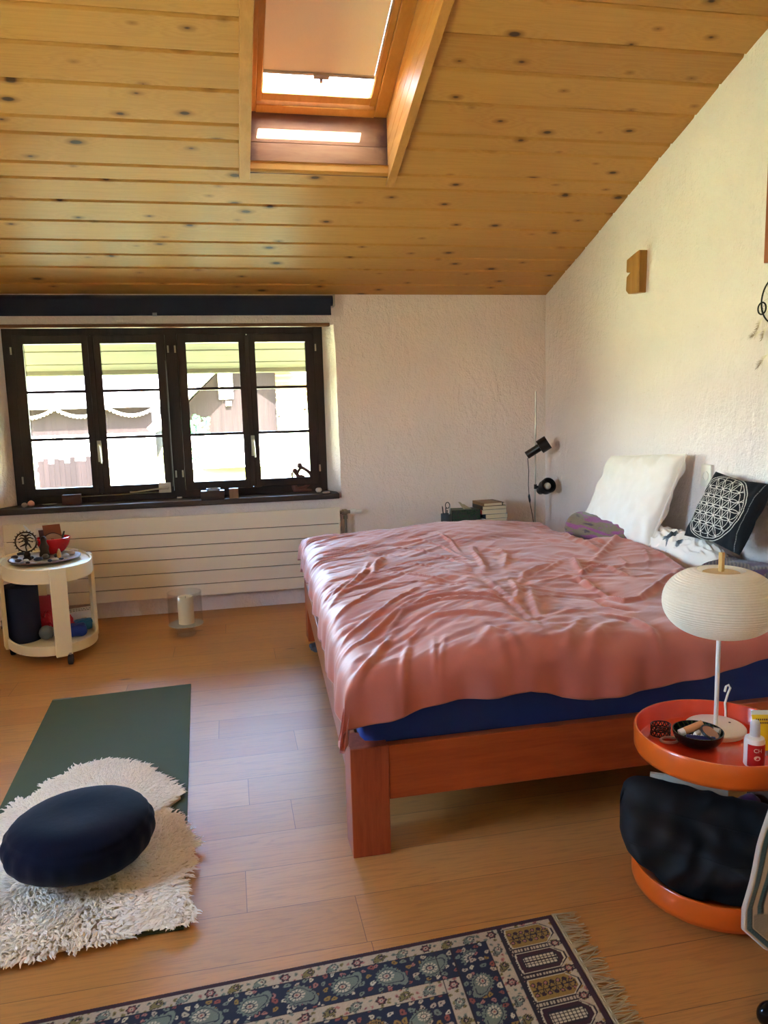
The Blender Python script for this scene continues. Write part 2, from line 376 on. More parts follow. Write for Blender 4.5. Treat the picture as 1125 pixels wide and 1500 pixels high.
# ceiling boards: every board a chamfered length with a dark tongue behind the joint
SX0, SX1, SY0, SY1 = .195, .938, 3.06, 4.245     # skylight shaft in plan
ys = [5.56, 5.40, 5.20, 5.05, 4.90, 4.71, 4.525, 4.345, 4.225, 4.02, 3.91, 3.70, 3.50, 3.322]
while ys[-1] > YF-.2: ys.append(ys[-1]-(.195 if len(ys) % 4 else .11))
def board(b, colr, x0, x1, ya, yb, rnd):
    g = .0032; ch = .008; dz = .045; tr = .012
    prof = [(ya-g, dz), (ya-g, ch), (ya-g-ch, 0), (yb+g+ch, 0), (yb+g, ch), (yb+g, dz), (yb-g, dz)]   # lower face towards the room
    k = len(b.v)
    vs = [(x, y, zc(y)+z) for x in (x0, x1) for y, z in prof]; n = len(prof)
    b.add(vs, [(i, i+1, n+i+1, n+i) for i in range(n-1)])
    colr.extend([(rnd, 0, 0)]*len(vs))
b = B(); colr = []
for i in range(len(ys)-1):
    ya, yb = ys[i], ys[i+1]; rnd = random.random()
    if ya <= SY1+.03 and yb >= SY0-.4 and ya > SY0:
        board(b, colr, XL-.05, SX0-.02, ya, yb, rnd); board(b, colr, SX1+.02, XR+.04, ya, yb, random.random())
    else: board(b, colr, XL-.05, XR+.04, ya, yb, rnd)
struct('ceiling', b, M['pine'], smooth=20, weld=False, color=np.array(colr))
b = B()
for x0, x1, y0, y1 in ((XL-.2, SX0-.02, YF-.2, YBO+1.15), (SX1+.02, XR+.2, YF-.2, YBO+1.15), (SX0-.02, SX1+.02, YF-.2, SY0-.02), (SX0-.02, SX1+.02, SY1+.02, YBO+1.15)):
    t = [(x, y, zc(y)+z) for x in (x0, x1) for y in (y0, y1) for z in (.05, .24)]
    b.add(t, [(0,1,3,2),(4,6,7,5),(0,4,5,1),(2,3,7,6),(0,2,6,4),(1,5,7,3)])
struct('roof', b, plain('roof_underlay', '#4a4038', .9))
# boarded underside of the eave outside the window, sloping down with the roof
SOF = wood('weathered_soffit', '#3a3423', '#50482f', .85, 0)
b = B()
def slopebox(b, x0, x1, y0, y1, h0, h1):
    t = [(x, y, zc(y)+z) for x in (x0, x1) for y in (y0, y1) for z in (h0, h1)]
    return b.add(t, [(0,1,3,2),(4,6,7,5),(0,4,5,1),(2,3,7,6),(0,2,6,4),(1,5,7,3)])
for k in range(8):
    y0 = YBO-.02+k*.125; slopebox(b, -6, 6, y0, y0+.118, .0 if k % 2 else .004, .03)
slopebox(b, -6, 6, YBO+.985, YBO+1.01, -.03, .12)
struct('trim_1', b, SOF)
# ------------------------------------------------------------------ window with four casements
FY = YB+.20
win = thing('window_1', None, None, (-.37, FY, WZ0), kind='structure')
b = B()
for x0, x1 in ((WX0, -1.40), (-.392, -.312), (.668, WX1)): b.box(x0, x1, FY-.012, FY+.07, WZ0, WZ1)
b.box(WX0, WX1, FY-.010, FY+.07, 1.982, WZ1); b.box(WX0, WX1, FY-.010, FY+.07, WZ0-.03, .868)
obj('window_frame', b, M['frame'], win, bevel=.004)
def casement(x0, x1, px0, px1, handle=None, hinge=None):
    z0, z1, p0, p1 = .866, 1.985, .924, 1.924
    b = B(); y0, y1 = FY-.030, FY+.03
    b.box(x0, px0, y0, y1, z0, z1); b.box(px1, x1, y0, y1, z0, z1); b.box(px0, px1, y0, y1, z0, p0); b.box(px0, px1, y0, y1, p1, z1)
    s = obj('casement', b, M['frame'], win, bevel=.006, seg=3)
    b = B()
    for z in (1.598, 1.268): b.box(px0, px1, y0+.008, y1-.006, z-.010, z+.010)
    obj('muntin', b, M['frame'], s, bevel=.003)
    if handle is not None:
        e = x0 if abs(handle-x0) < .03 else x1
        b = B(); b.box(e-.020, e+.018, y0-.009, y0+.002, z0+.01, z1-.01); obj('meeting_strip', b, M['frame'], s, bevel=.004)
    b = B(); b.box(px0-.008, px1+.008, FY+.004, FY+.007, p0-.008, p1+.008); obj('pane', b, M['pane'], s)
    if handle is not None:
        b = B(); y0 -= .009; b.box(handle-.014, handle+.014, y0-.010, y0+.001, 1.10, 1.25)
        b.tube([(handle, y0-.012, 1.215), (handle, y0-.035, 1.215), (handle+.004, y0-.04, 1.19), (handle+.010, y0-.036, 1.09)], [.008, .008, .0085, .006], 10)
        h = obj('handle', b, M['brass'], s, bevel=.002); h['label'] = 'dull metal window handle'
    for z in (1.88, .99):
        if hinge is not None:
            b = B(); b.cyl((hinge, y0-.006, z-.025), (hinge, y0-.006, z+.025), .006, seg=10); q = obj('hinge', b, M['brass'], s); q['label'] = 'small metal hinge'
    return s
casement(-1.402, -.896, -1.340, -.948, None, -1.412)
s2 = casement(-.892, -.394, -.838, -.448, -.885, -.372)
casement(-.310, .178, -.256, .128, None, -.325)
s4 = casement(.182, .670, .232, .612, .19, .678)
b = B(); b.box(-.50, -.415, FY-.036, FY-.030, .858, .93)
b.tube([(-.435, FY-.045, .892), (-.50, FY-.05, .889), (-.66, FY-.05, .874), (-.70, FY-.05, .872)], [.008, .007, .006, .009], 10); b.ball((-.435, FY-.04, .892), .012)
q = obj('stay_bar', b, M['metal'], s2); q['label'] = 'steel stay bar with lever'
b = B(); b.tube([(-.395, FY-.03, 1.80), (-.400, FY-.03, .90)], .004, 8); q = obj('bolt_rod', b, plain('dull_rod', '#5f5a56', .5, .6), win); q['label'] = 'thin vertical steel rod'
b = B(); b.tube([(-1.05, FY-.028, .856), (-.5, FY-.028, .862)], .004, 8); q = obj('guide_rod', b, M['metal'], win); q['label'] = 'thin horizontal steel rod'
b = B(); b.box(-1.55, .79, YB-.052, FY+.0, .775, .814); struct('trim_2', b, M['sill'], bevel=.005)
b = B(); b.box(-1.62, .765, YB-.03, YB+.03, 2.014, 2.037); struct('trim_3', b, M['strip'], bevel=.004)
# ------------------------------------------------------------------ skylight
b = B()
b.box(SX0-.02, SX1+.02, SY1, SY1+.02, zc(SY1)-.003, zc(SY1)+.150)
b.box(SX0-.02, SX1+.02, SY1+.004, SY1+.022, zc(SY1)+.152, zc(SY1)+.40)
struct('trim_4', b, M['reveal'], bevel=.003)
def lining(x0, x1):
    b = B(); n = 5; y0 = SY0-.02; y1 = SY1+.0
    for k in range(n):      # boards run up the slope, stacked in height
        h0 = -.0+.40*k/n; slopebox(b, x0, x1, y0, y1, h0+.0015, h0+.40/n-.0015)
    slopebox(b, x0 + .003 if x0 > .5 else x0, x1 if x0 > .5 else x1-.003, y0, y1, 0, .40)
    return b
struct('trim_5', lining(SX0-.02, SX0), M['lining'], bevel=.0015); struct('trim_6', lining(SX1, SX1+.02), M['lining'], bevel=.0015)
b = B(); b.box(SX0-.02, SX1+.02, SY0-.02, SY0, zc(SY0)-.003, zc(SY0)+.4); struct('trim_7', b, M['lining'])
b = B(); slopebox(b, SX0-.055, SX0+.002, SY0-.03, SY1+.035, -.016, .004); struct('trim_8', b, M['lining'], bevel=.002)
b = B(); slopebox(b, SX1-.002, SX1+.042, SY0-.03, SY1+.055, -.022, .004); struct('trim_9', b, M['lining'], bevel=.002)
b = B(); slopebox(b, SX0, SX1, SY0-.06, SY0, -.016, .004); struct('trim_10', b, M['lining'], bevel=.002)
H = .30
sky = thing('window_2', None, None, ((SX0+SX1)/2, 3.7, zc(3.7, H)), kind='structure')
b = B()
slopebox(b, SX0, SX0+.045, SY0, SY1, H, H+.09); slopebox(b, SX1-.07, SX1, SY0, SY1, H, H+.09)
slopebox(b, SX0+.045, SX1-.07, SY1-.055, SY1, H-.004, H+.05); slopebox(b, SX0+.045, SX1-.07, SY0, SY0+.05, H, H+.09)
obj('outer_frame', b, M['lining'], sky, bevel=.004)
b = B()
slopebox(b, SX0+.045, SX0+.075, SY0+.05, SY1-.06, H+.01, H+.07); slopebox(b, SX1-.105, SX1-.07, SY0+.05, SY1-.06, H+.01, H+.07)
slopebox(b, SX0+.075, SX1-.105, SY1-.12, SY1-.07, H+.008, H+.07); slopebox(b, SX0+.075, SX1-.105, SY0+.05, SY0+.1, H+.01, H+.07)
obj('sash', b, M['lining'], sky, bevel=.004)
b = B(); slopebox(b, SX0+.06, SX1-.09, SY0+.06, SY1-.08, H+.05, H+.054); obj('pane', b, M['pane'], sky)
def blindmat():
    n = N('skylight_blind_fabric'); co = n.coord(); w = n.noise(co, 220, 2)
    c = n.mix(w, lin('#ebdcc8'), lin('#f2e6d6')); t = n.new('ShaderNodeBsdfTranslucent'); n.put(t.inputs[0], lin('#cdb491')); d = n.new('ShaderNodeBsdfDiffuse'); n.put(d.inputs[0], c)
    m = n.new('ShaderNodeMixShader'); m.inputs[0].default_value = .06; n.put(m.inputs[1], d.outputs[0]); n.put(m.inputs[2], t.outputs[0]); return n.done(m.outputs[0])
sb = thing('roller_blind', 'beige fabric blind drawn most of the way down the skylight', 'blind', ((SX0+SX1)/2, 3.6, zc(3.6, H+.03)))
b = B(); slopebox(b, SX0+.080, SX1-.110, SY0+.1, 4.010, H+.030, H+.032); obj('fabric', b, blindmat(), sb)
b = B(); slopebox(b, SX0+.075, SX1-.105, 4.005, 4.022, H+.024, H+.038); slopebox(b, .52, .60, 4.0, 4.026, H+.012, H+.024); slopebox(b, .552, .568, 4.02, 4.04, H+.004, H+.014); q = obj('pull_bar', b, M['metal'], sb, bevel=.002); q['label'] = 'thin metal pull bar with grip'
for x in (SX0+.066, SX1-.109):
    b = B(); slopebox(b, x, x+.014, SY0+.1, SY1-.13, H+.018, H+.036); q = obj('side_rail', b, plain('pale_rail', '#e2d2b8', .4), sb); q['label'] = 'pale side rail of the blind'
# ------------------------------------------------------------------ window roller blind
rb = thing('roller_blind', 'dark navy roller blind rolled up above the wide casement window', 'blind', (-.7, YB-.07, 2.1))
b = B(); b.cyl((-2.2, YB-.062, 2.185), (.785, YB-.062, 2.185), .036, seg=28); obj('roll', b, M['navy_cloth'], rb)
b = B(); b.box(-2.2, .768, YB-.099, YB-.096, 2.088, 2.19); b.box(-2.2, .768, YB-.104, YB-.092, 2.082, 2.095); obj('hanging_fabric', b, M['navy_cloth'], rb, bevel=.001)
b = B(); b.box(.786, .800, YB-.095, YB+.004, 2.145, 2.225); b.cyl((.765, YB-.062, 2.185), (.792, YB-.062, 2.185), .02, seg=16); q = obj('bracket', b, M['metal'], rb, bevel=.003); q['label'] = 'grey metal end bracket'
b = B(); b.box(-.440, -.412, YB-.112, YB-.104, 2.078, 2.10); q = obj('pull_clip', b, plain('grey_clip', '#8a8d92', .4), rb); q['label'] = 'small grey clip'
# ------------------------------------------------------------------ radiator
RY = YB-.09
ra = thing('radiator', 'long cream flat panel radiator under the casement window', 'radiator', (-.36, YB-.06, .13))
zs = [.13, .218, .313, .410, .502, .596, .718]
for z0, z1 in zip(zs, zs[1:]):
    b = B(); b.box(-1.505, .782, RY, RY+.012, z0+.0025, z1-.0025); obj('panel', b, M['radiator'], ra, bevel=.002)
b = B(); b.box(-1.49, .770, RY+.010, RY+.03, .135, .712); obj('backing', b, M['gap'], ra)
for x in (-1.3, -.3, .6):
    b = B(); b.box(x-.02, x+.02, RY+.028, YB-.006, .18, .62); obj('wall_bracket', b, M['radiator'], ra)
b = B(); b.tube([(.783, RY+.02, .676), (.86, RY+.02, .676)], .013, 14); b.cyl((.80, RY+.02, .676), (.815, RY+.02, .676), .020, seg=6); b.ball((.825, RY+.02, .676), .022)
b.tube([(.825, RY+.02, .676), (.825, RY+.02, .01)], .010, 14); b.cyl((.825, RY+.02, .625), (.825, RY+.02, .65), .016, seg=6)
q = obj('valve_pipe', b, plain('tarnished_nickel', '#8d857a', .35, 1.0), ra); q['label'] = 'tarnished valve with a pipe running down to the floor'
b = B(); b.tube([(.86, RY+.02, .676), (.875, RY+.02, .676), (.90, RY+.02, .676), (.905, RY+.02, .676), (.935, RY+.02, .676), (.945, RY+.02, .676)], [.018, .021, .021, .015, .017, .014], 20)
q = obj('thermostat_knob', b, M['white'], ra); q['label'] = 'white thermostat knob'
# ------------------------------------------------------------------ outside the window
def noisy(name, stops, scale, rough=.95, stretch=(1, 1, 1)):
    n = N(name); f = n.noise(n.mapping(n.coord(), stretch), scale, 5, .6); return n.done(n.bsdf(n.ramp(f, stops), rough, 0, n.bump(f, .3, .03), spec=.1))
M['grass'] = noisy('sunlit_meadow', [(.3, lin('#b3ba76')), (.55, lin('#c8ca92')), (.75, lin('#dcdab4'))], 2.2)
b = B()
def gnd(u, v):
    x = -26+52*u; y = -14+66*v
    return (x, y, -.32 + .10*max(0, y-9) - (.25 if -2.8 < x < 3 and y < 5.9 else 0) + noise.noise(Vector((x*.3, y*.3, 0)))*.06)
b.grid(gnd, 60, 60); struct('ground', b, M['grass'], smooth=80)
b = B(); b.box(-8, 8, YBO-.01, YBO+.05, -.5, -.2); struct('trim_11', b, M['plaster'])
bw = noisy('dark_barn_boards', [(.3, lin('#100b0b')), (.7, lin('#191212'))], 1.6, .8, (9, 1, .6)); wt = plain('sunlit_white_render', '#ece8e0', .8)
rt = noisy('pale_roof', [(.3, lin('#b9b2ab')), (.7, lin('#d6d0ca'))], 3)
sh = thing('shed', 'long low dark board shed under a pale roof, seen through the two left casements', 'shed', (-4, 16, .5))
b = B(); b.box(-9.5, -1.45, 16, 19, .3, 1.54); obj('wall', b, bw, sh)
b = B(); b.box(-9.8, -1.4, 15.6, 15.75, 1.53, 1.80); b.add([(x, y, z) for x in (-9.8, -1.4) for y, z in ((15.75, 1.66), (15.75, 1.8), (19.4, 2.3), (19.4, 2.1))], [(0,1,2,3),(4,5,6,7),(0,1,5,4),(1,2,6,5),(2,3,7,6),(3,0,4,7)]); obj('roof', b, rt, sh)
b = B(); b.box(-9.6, -1.4, 15.9, 16.02, .3, 1.02); obj('plinth', b, wt, sh)
gl = B(); pts = []
for k in range(8):
    for i in range(14):
        t = i/14; x = -9+k*.96+t*.96; pts.append((x, 15.86, 1.55-.16*math.sin(PI*t)))
gl.tube(pts, .012, 6)
for i, p in enumerate(pts): gl.ball((p[0], p[1], p[2]-.025), .032, 8)
tag(obj('string_lights', gl, plain('white_bulbs', '#f4efe6', .4)), 'white garland of small bulbs hung in swags along the dark shed', 'string lights')
fe = thing('fence', 'dark upright board fence seen through the lower left pane', 'fence', (-2.2, 9, .3))
for k in range(11):
    x = -2.06+k*.056; b = B(); b.box(x, x+.0545, 9, 9.025, -.2, .93+.035*math.sin(k*2.3)); obj('board', b, bw, fe)
for z in (.4, .8):
    b = B(); b.box(-2.08, -1.43, 9.026, 9.06, z, z+.06); obj('rail', b, bw, fe)
ch = thing('chalet', 'dark timber gabled chalet seen through the two right casements', 'house', (.5, 14, .9))
b = B(); poly = [(-.75, .9), (.92, .9), (.92, 2.5), (.45, 2.62), (-.75, 1.45)]
b.add([(x, y, z) for y in (14, 19) for x, z in poly], [(0,1,2,3,4),(5,6,7,8,9)]+[(i, (i+1) % 5, 5+(i+1) % 5, 5+i) for i in range(5)]); obj('wall', b, bw, ch)
b = B(); b.box(-.8, 1.0, 13.95, 19, .4, 1.0); obj('plinth', b, wt, ch)
def beam(b, p, q, w, y0, y1):
    p, q = Vector((p[0], 0, p[1])), Vector((q[0], 0, q[1])); d = (q-p).normalized(); n_ = Vector((-d.z, 0, d.x))*w/2
    c = [p+n_, q+n_, q-n_, p-n_]; b.add([(k.x, y, k.z) for y in (y0, y1) for k in c], [(0,1,2,3),(4,5,6,7),(0,1,5,4),(1,2,6,5),(2,3,7,6),(3,0,4,7)])
b = B(); beam(b, (-1.25, 1.12), (.5, 2.75), .12, 13.3, 19.2); beam(b, (.42, 2.75), (2.2, 1.45), .12, 13.3, 19.2); obj('roof', b, rt, ch)
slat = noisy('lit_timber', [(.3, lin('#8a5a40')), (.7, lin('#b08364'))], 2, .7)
for k in range(7):
    b = B(); z = 1.55+.1*k; b.box(.92, 2.2-.9*(k/7), 14.4, 14.46, z, z+.07); obj('slat', b, slat, ch)
b = B(); beam(b, (.92, 1.42), (1.35, 1.85), .05, 13.9, 13.98); obj('brace', b, slat, ch)
b = B(); beam(b, (.93, 1.28), (1.5, 1.42), .03, 13.9, 13.95); beam(b, (1.42, 1.2), (1.42, 1.5), .04, 13.9, 13.95); b.box(.92, .97, 13.9, 13.96, .9, 1.34); obj('railing', b, slat, ch)
b = B(); b.box(-.09, .16, 13.93, 14.01, 1.62, 2.12); f = obj('window', b, wt, ch)
b = B(); b.box(-.05, .0, 13.92, 13.935, 1.68, 2.06); obj('pane', b, plain('dark_window_glass', '#4a5058', .1), f)
b = B(); b.box(.02, .12, 13.93, 14.01, 1.50, 1.58); obj('vent', b, wt, ch)
pl = thing('climbing_plant', 'small green leafy plant growing on a stake outside the third casement', 'plant', (-.27, 8, -.2))
b = B(); b.tube([(-.27, 8, -.3), (-.26, 8, 1.36)], .008, 6); obj('stem', b, wood('plant_stake', '#6a5a3a', '#8a7a55'), pl)
b = B(); rr = random.Random(3)
for k in range(150):
    z = rr.choice((rr.uniform(1.14, 1.38), rr.uniform(.92, 1.12), rr.uniform(1.2, 1.36))); c = Vector((-.27+rr.uniform(-.09, .09), 8+rr.uniform(-.07, .07), z)); a = rr.uniform(0, 2*PI); t = Vector((math.cos(a), math.sin(a)*.5, rr.uniform(-.5, .6))).normalized()*.045; s = t.cross(Vector((0, 1, .3))).normalized()*.018
    b.add([c, c+t*.5+s, c+t, c+t*.5-s], [(0, 1, 2, 3)])
obj('foliage', b, plain('leaf_green', '#3f8a4a', .5), pl, smooth=0)
tr = B(); rr = random.Random(5)
# ------------------------------------------------------------------ light: sky, sun
w = bpy.data.worlds.new('sky'); sc.world = w; w.use_nodes = True; nt = w.node_tree; nt.nodes.clear()
wo = nt.nodes.new('ShaderNodeOutputWorld'); bg = nt.nodes.new('ShaderNodeBackground'); sk = nt.nodes.new('ShaderNodeTexSky')
sk.sky_type = 'NISHITA'; sk.sun_disc = False; SUN = Vector((-.12, .68, -.72)).normalized()
sk.sun_elevation = math.asin(-SUN.z); sk.sun_rotation = math.atan2(-SUN.x, -SUN.y); sk.air_density = 1.0; sk.dust_density = 1.2; sk.ozone_density = 2.0
bg.inputs['Strength'].default_value = SKY_STRENGTH; nt.links.new(sk.outputs[0], bg.inputs[0]); nt.links.new(bg.outputs[0], wo.inputs[0])
su = bpy.data.lights.new('sun', 'SUN'); su.energy = SUN_STRENGTH; su.angle = math.radians(.6); su.color = (1, .95, .86)
so = bpy.data.objects.new('sun', su); COL.objects.link(so); so.rotation_euler = SUN.to_track_quat('-Z', 'Y').to_euler(); so.location = (0, -6, 8)
def portal(name, loc, R, sx, sy):
    l = bpy.data.lights.new(name, 'AREA'); l.shape = 'RECTANGLE'; l.size = sx; l.size_y = sy; l.cycles.is_portal = True
    o = bpy.data.objects.new(name, l); COL.objects.link(o); o.location = loc; o.rotation_euler = R; return o
portal('window_portal', ((WX0+WX1)/2, YBO+.005, (WZ0+WZ1)/2), Vector((0, -1, 0)).to_track_quat('-Z', 'Y').to_euler(), WX1-WX0, WZ1-WZ0)
portal('side_portal', (XL-.28, (LW[0]+LW[1])/2, (LW[2]+LW[3])/2), Vector((1, 0, 0)).to_track_quat('-Z', 'Z').to_euler(), LW[1]-LW[0], LW[3]-LW[2])
portal('skylight_portal', ((SX0+SX1)/2, 3.66, zc(3.66, .42)), Vector((0, -SL, -1)).to_track_quat('-Z', 'Y').to_euler(), SX1-SX0, 1.25)
# ------------------------------------------------------------------ camera
cd = bpy.data.cameras.new('camera'); co = bpy.data.objects.new('camera', cd); COL.objects.link(co); sc.camera = co
cd.sensor_fit = 'VERTICAL'; cd.sensor_height = 36; cd.lens = FPX/1500*36; cd.clip_start = .05; cd.clip_end = 200
mm = Matrix((CR, CU, -CF)).transposed().to_4x4(); mm.translation = CAM; co.matrix_world = mm
sc.view_settings.view_transform = 'Standard'; sc.view_settings.look = 'None'; sc.view_settings.exposure = EXPOSURE; sc.view_settings.gamma = 1; sc.view_settings.use_curve_mapping = False
sc.cycles.use_denoising = True; sc.cycles.max_bounces = 14; sc.cycles.diffuse_bounces = 8; sc.cycles.glossy_bounces = 4; sc.cycles.transmission_bounces = 8; sc.cycles.transparent_max_bounces = 12
sc.cycles.caustics_reflective = False; sc.cycles.caustics_refractive = False; sc.cycles.sample_clamp_indirect = 8
# ------------------------------------------------------------------ bed
BT = .372
A_, B_, C_, D_ = Vector((.328, 2.25)), Vector((.432, 4.70)), Vector((2.40, 4.70)), Vector((2.40, 2.25))
bedwood = wood('cherry_veneer', '#96401d', '#b5582a', .38, 0, 1.1, coat=.15)
bedwood_v = wood('cherry_veneer_upright', '#8c3c20', '#b05633', .38, 2, 1.1, coat=.15)
bed = thing('bed_frame', 'low reddish wooden double bed frame with square corner post, standing against the right wall', 'bed', (1.35, 3.45, 0))
def lerp(p, q, t): return p+(q-p)*t
def band(p, q, th, inward):
    d = (q-p).normalized(); n = Vector((-d.y, d.x)); n = n if n.dot(inward-p) > 0 else -n
    return [p, q, q+n*th, p+n*th]
mid = Vector((1.4, 3.5))
def rail(p, q, z0, z1, m, name='side_rail', th=.035):
    b = B(); b.prism([tuple(v) for v in band(p, q, th, mid)], z0, z1); return obj(name, b, m, bed, bevel=.003)
rail(A_+Vector((.125, .004)), D_-Vector((.125, -.004)), .186, BT-.003, bedwood)
rail(lerp(A_, B_, .052)+Vector((.003, 0)), lerp(A_, B_, .96)+Vector((.003, 0)), .215, BT-.002, wood('cherry_footboard', '#94502f', '#b06a44', .38, 1, 1.1, coat=.15), 'foot_rail', .03)
rail(B_+Vector((.125, 0)), C_-Vector((.125, 0)), .186, BT-.003, bedwood)
rail(D_+Vector((0, .13)), C_-Vector((0, .13)), .186, BT+.0, bedwood, 'head_rail')
for p, sx, sy in ((A_, 1, 1), (B_, 1, -1), (C_, -1, -1), (D_, -1, 1)):
    b = B(); x0, x1 = sorted((p.x, p.x+sx*.125)); y0, y1 = sorted((p.y, p.y+sy*.125)); b.box(x0, x1, y0, y1, 0, BT); obj('leg', b, bedwood_v, bed, bevel=.003)
for k in range(12):
    y = 2.35+k*.2; b = B(); b.box(.36+.042*(y-2.25), 2.37, y, y+.08, .290, .306); obj('slat', b, plain('pale_slat', '#b89a70', .6), bed)
# mattress in a fitted blue sheet
bsheet = plain('royal_blue_jersey', '#122c74', .8, bscale=120, bstr=.15, sheen=.15)
def mattress():
    x0 = lambda y: .372+.042*(y-2.25)
    b = B(); nx, ny, nz = 44, 50, 7
    def P(u, v, w):
        y = 2.292+(4.655-2.292)*v; x = x0(y)+(2.365-x0(y))*u; z = .31+.245*w
        # rounded upper and lower edges
        r = .035; q = Vector((x, y, z)); lo, hi = Vector((x0(y), 2.292, .31)), Vector((2.365, 4.655, .555)); c = Vector([min(max(q[i], lo[i]+r), hi[i]-r) for i in range(3)]); d = q-c
        if d.length > r: q = c+d.normalized()*r
        q.z += .006*noise.noise(Vector((x*3, y*3, z*4))); s = .006*noise.noise(Vector((x*6, y*6, z*9))); q.y += s; q.x += s
        return q
    b.grid(lambda u, v: P(u, v, 1), nx, ny)
    b.grid(lambda u, v: P(u, 0, v), nx, nz); b.grid(lambda u, v: P(u, 1, v), nx, nz); b.grid(lambda u, v: P(0, u, v), ny, nz); b.grid(lambda u, v: P(1, u, v), ny, nz); b.grid(lambda u, v: P(u, v, 0), nx, ny)
    return b
tag(obj('mattress', mattress(), bsheet, smooth=70), 'mattress in a royal blue fitted sheet on the wooden bed frame', 'mattress')
# ------------------------------------------------------------------ duvet
HEM = [(.27, .440), (.334, .457), (.444, .471), (.559, .497), (.675, .512), (.807, .510), (.918, .519), (.975, .504), (1.034, .481), (1.137, .466), (1.337, .475), (1.499, .495), (1.649, .517), (1.823, .543), (2.3, .56)]
XRT = [(2.2, 1.84), (2.45, 1.85), (2.75, 1.97), (3.05, 2.10), (3.3, 2.165), (3.55, 2.18), (3.72, 2.17), (3.82, 2.11), (3.95, 2.03), (4.3, 1.97), (4.45, 2.0), (4.8, 2.03)]
ZTOP = [  # control heights of the puffed top (x, y, z, reach)
    (.45, 2.5, .62, .28), (.9, 2.65, .700, .40), (1.25, 2.6, .655, .25), (1.6, 2.55, .655, .35), (.6, 3.1, .665, .35), (.95, 3.2, .69, .4), (1.3, 3.2, .640, .22), (1.42, 2.85, .632, .2),
    (.6, 3.8, .655, .4), (.6, 4.4, .655, .3), (.95, 4.4, .670, .3), (1.3, 4.45, .705, .3), (1.55, 4.45, .700, .3), (1.85, 4.4, .655, .25), (1.15, 3.8, .66, .35), (1.45, 3.6, .655, .3), (1.75, 3.3, .655, .3), (1.8, 2.9, .655, .3), (2.05, 3.6, .668, .22), (2.12, 3.74, .705, .16), (1.92, 4.1, .655, .2), (1.7, 3.9, .668, .25), (2.02, 3.15, .640, .2)]
CREASES = [  # picture polylines of the folds: (points, width m, height m)
    ([(588,897),(625,882),(662,878),(713,879),(745,884)], .022, .016), ([(558,926),(591,897),(642,885),(696,885),(750,890)], .018, .016), ([(608,914),(639,905),(689,905),(737,910),(784,924)], .03, .014),
    ([(487,941),(531,927),(564,907),(598,887),(640,870)], .018, .014), ([(481,932),(520,914),(561,893),(585,878),(620,862)], .016, .013), ([(598,931),(622,917)], .014, .012), ([(600,930),(591,958),(581,988),(570,1012)], .02, .016),
    ([(635,931),(637,964),(625,1012)], .016, .010), ([(652,931),(642,972),(639,1008)], .016, .009), ([(797,951),(801,995)], .016, .012), ([(797,973),(778,982)], .016, .010), ([(760,887),(801,931),(818,947)], .03, -.009),
    ([(700,839),(716,855),(764,897),(801,932),(835,960)], .028, .010), ([(690,832),(706,850),(756,897),(790,932)], .05, -.009), ([(880,898),(927,905),(953,919),(993,953)], .028, .016), ([(855,965),(870,935),(884,918),(905,909)], .04, .016), ([(820,960),(838,925),(852,905)], .03, .012),
    ([(873,857),(893,870),(915,877),(935,874),(965,850),(996,828)], .022, .022), ([(860,866),(890,885),(930,892)], .03, -.018), ([(863,825),(892,828),(915,840)], .022, .018), ([(844,841),(858,850),(871,857)], .026, .026), ([(839,815),(845,826),(852,836)], .024, .024), ([(852,838),(866,826)], .02, .02), ([(858,848),(842,846)], .03, -.012),
    ([(866,822),(885,806),(903,793),(921,785)], .03, .020), ([(921,785),(945,796),(967,809),(999,825)], .03, .016), ([(820,775),(849,793),(887,809)], .03, .020), ([(834,773),(862,790),(893,801)], .022, -.018), ([(785,838),(806,828),(825,817)], .02, .012), ([(761,855),(767,838),(787,828),(807,823)], .024, .014), ([(790,850),(815,842),(840,838)], .02, .010),
    ([(483,882),(525,848),(560,817)], .02, .013), ([(545,845),(551,825),(562,811)], .022, .016), ([(520,855),(534,836),(540,822)], .018, .012), ([(582,825),(611,828),(639,834),(670,843)], .016, .009), ([(560,838),(600,845),(640,852),(690,860)], .016, .009), ([(570,858),(610,856),(650,858),(700,868)], .016, .008), ([(500,870),(540,852),(575,846)], .016, .010), ([(476,905),(515,886),(550,868),(580,862)], .016, .011), ([(470,880),(500,860),(520,846)], .015, .010), ([(520,802),(548,808),(585,812)], .016, .008), ([(575,800),(620,806),(660,818),(690,832)], .018, .010), ([(610,790),(650,800),(690,822)], .016, .009),
    ([(690,800),(704,820),(712,838)], .025, .012), ([(730,800),(742,812),(738,830)], .022, .010), ([(640,785),(662,795),(676,812)], .02, .010), ([(500,985),(530,965),(560,935),(580,915)], .024, .016), ([(490,1040),(520,1000),(548,960)], .03, .014), ([(520,1048),(550,1010),(575,970)], .03, .012), ([(700,915),(735,945),(765,985)], .04, .010), ([(680,960),(720,930),(745,935),(790,975)], .03, .010), ([(815,990),(850,1000),(890,1003)], .03, .014), ([(900,985),(930,960),(950,925)], .05, .014), ([(960,985),(985,955),(1000,930)], .05, .012),
    ([(900,835),(930,842),(955,838)], .018, .008), ([(905,812),(918,822),(908,835)], .016, .008), ([(940,800),(950,815),(948,828)], .016, .007), ([(745,845),(760,870),(752,892)], .022, .010), ([(775,880),(800,872),(830,868)], .02, .009), ([(800,905),(835,895),(862,892)], .022, .010), ([(775,862),(782,885),(790,910)], .03, .012), ([(715,870),(738,880),(760,896)], .02, .008)]
def seglerp(tab, x):
    X = np.array([t[0] for t in tab]); Y = np.array([t[1] for t in tab]); return np.interp(x, X, Y)
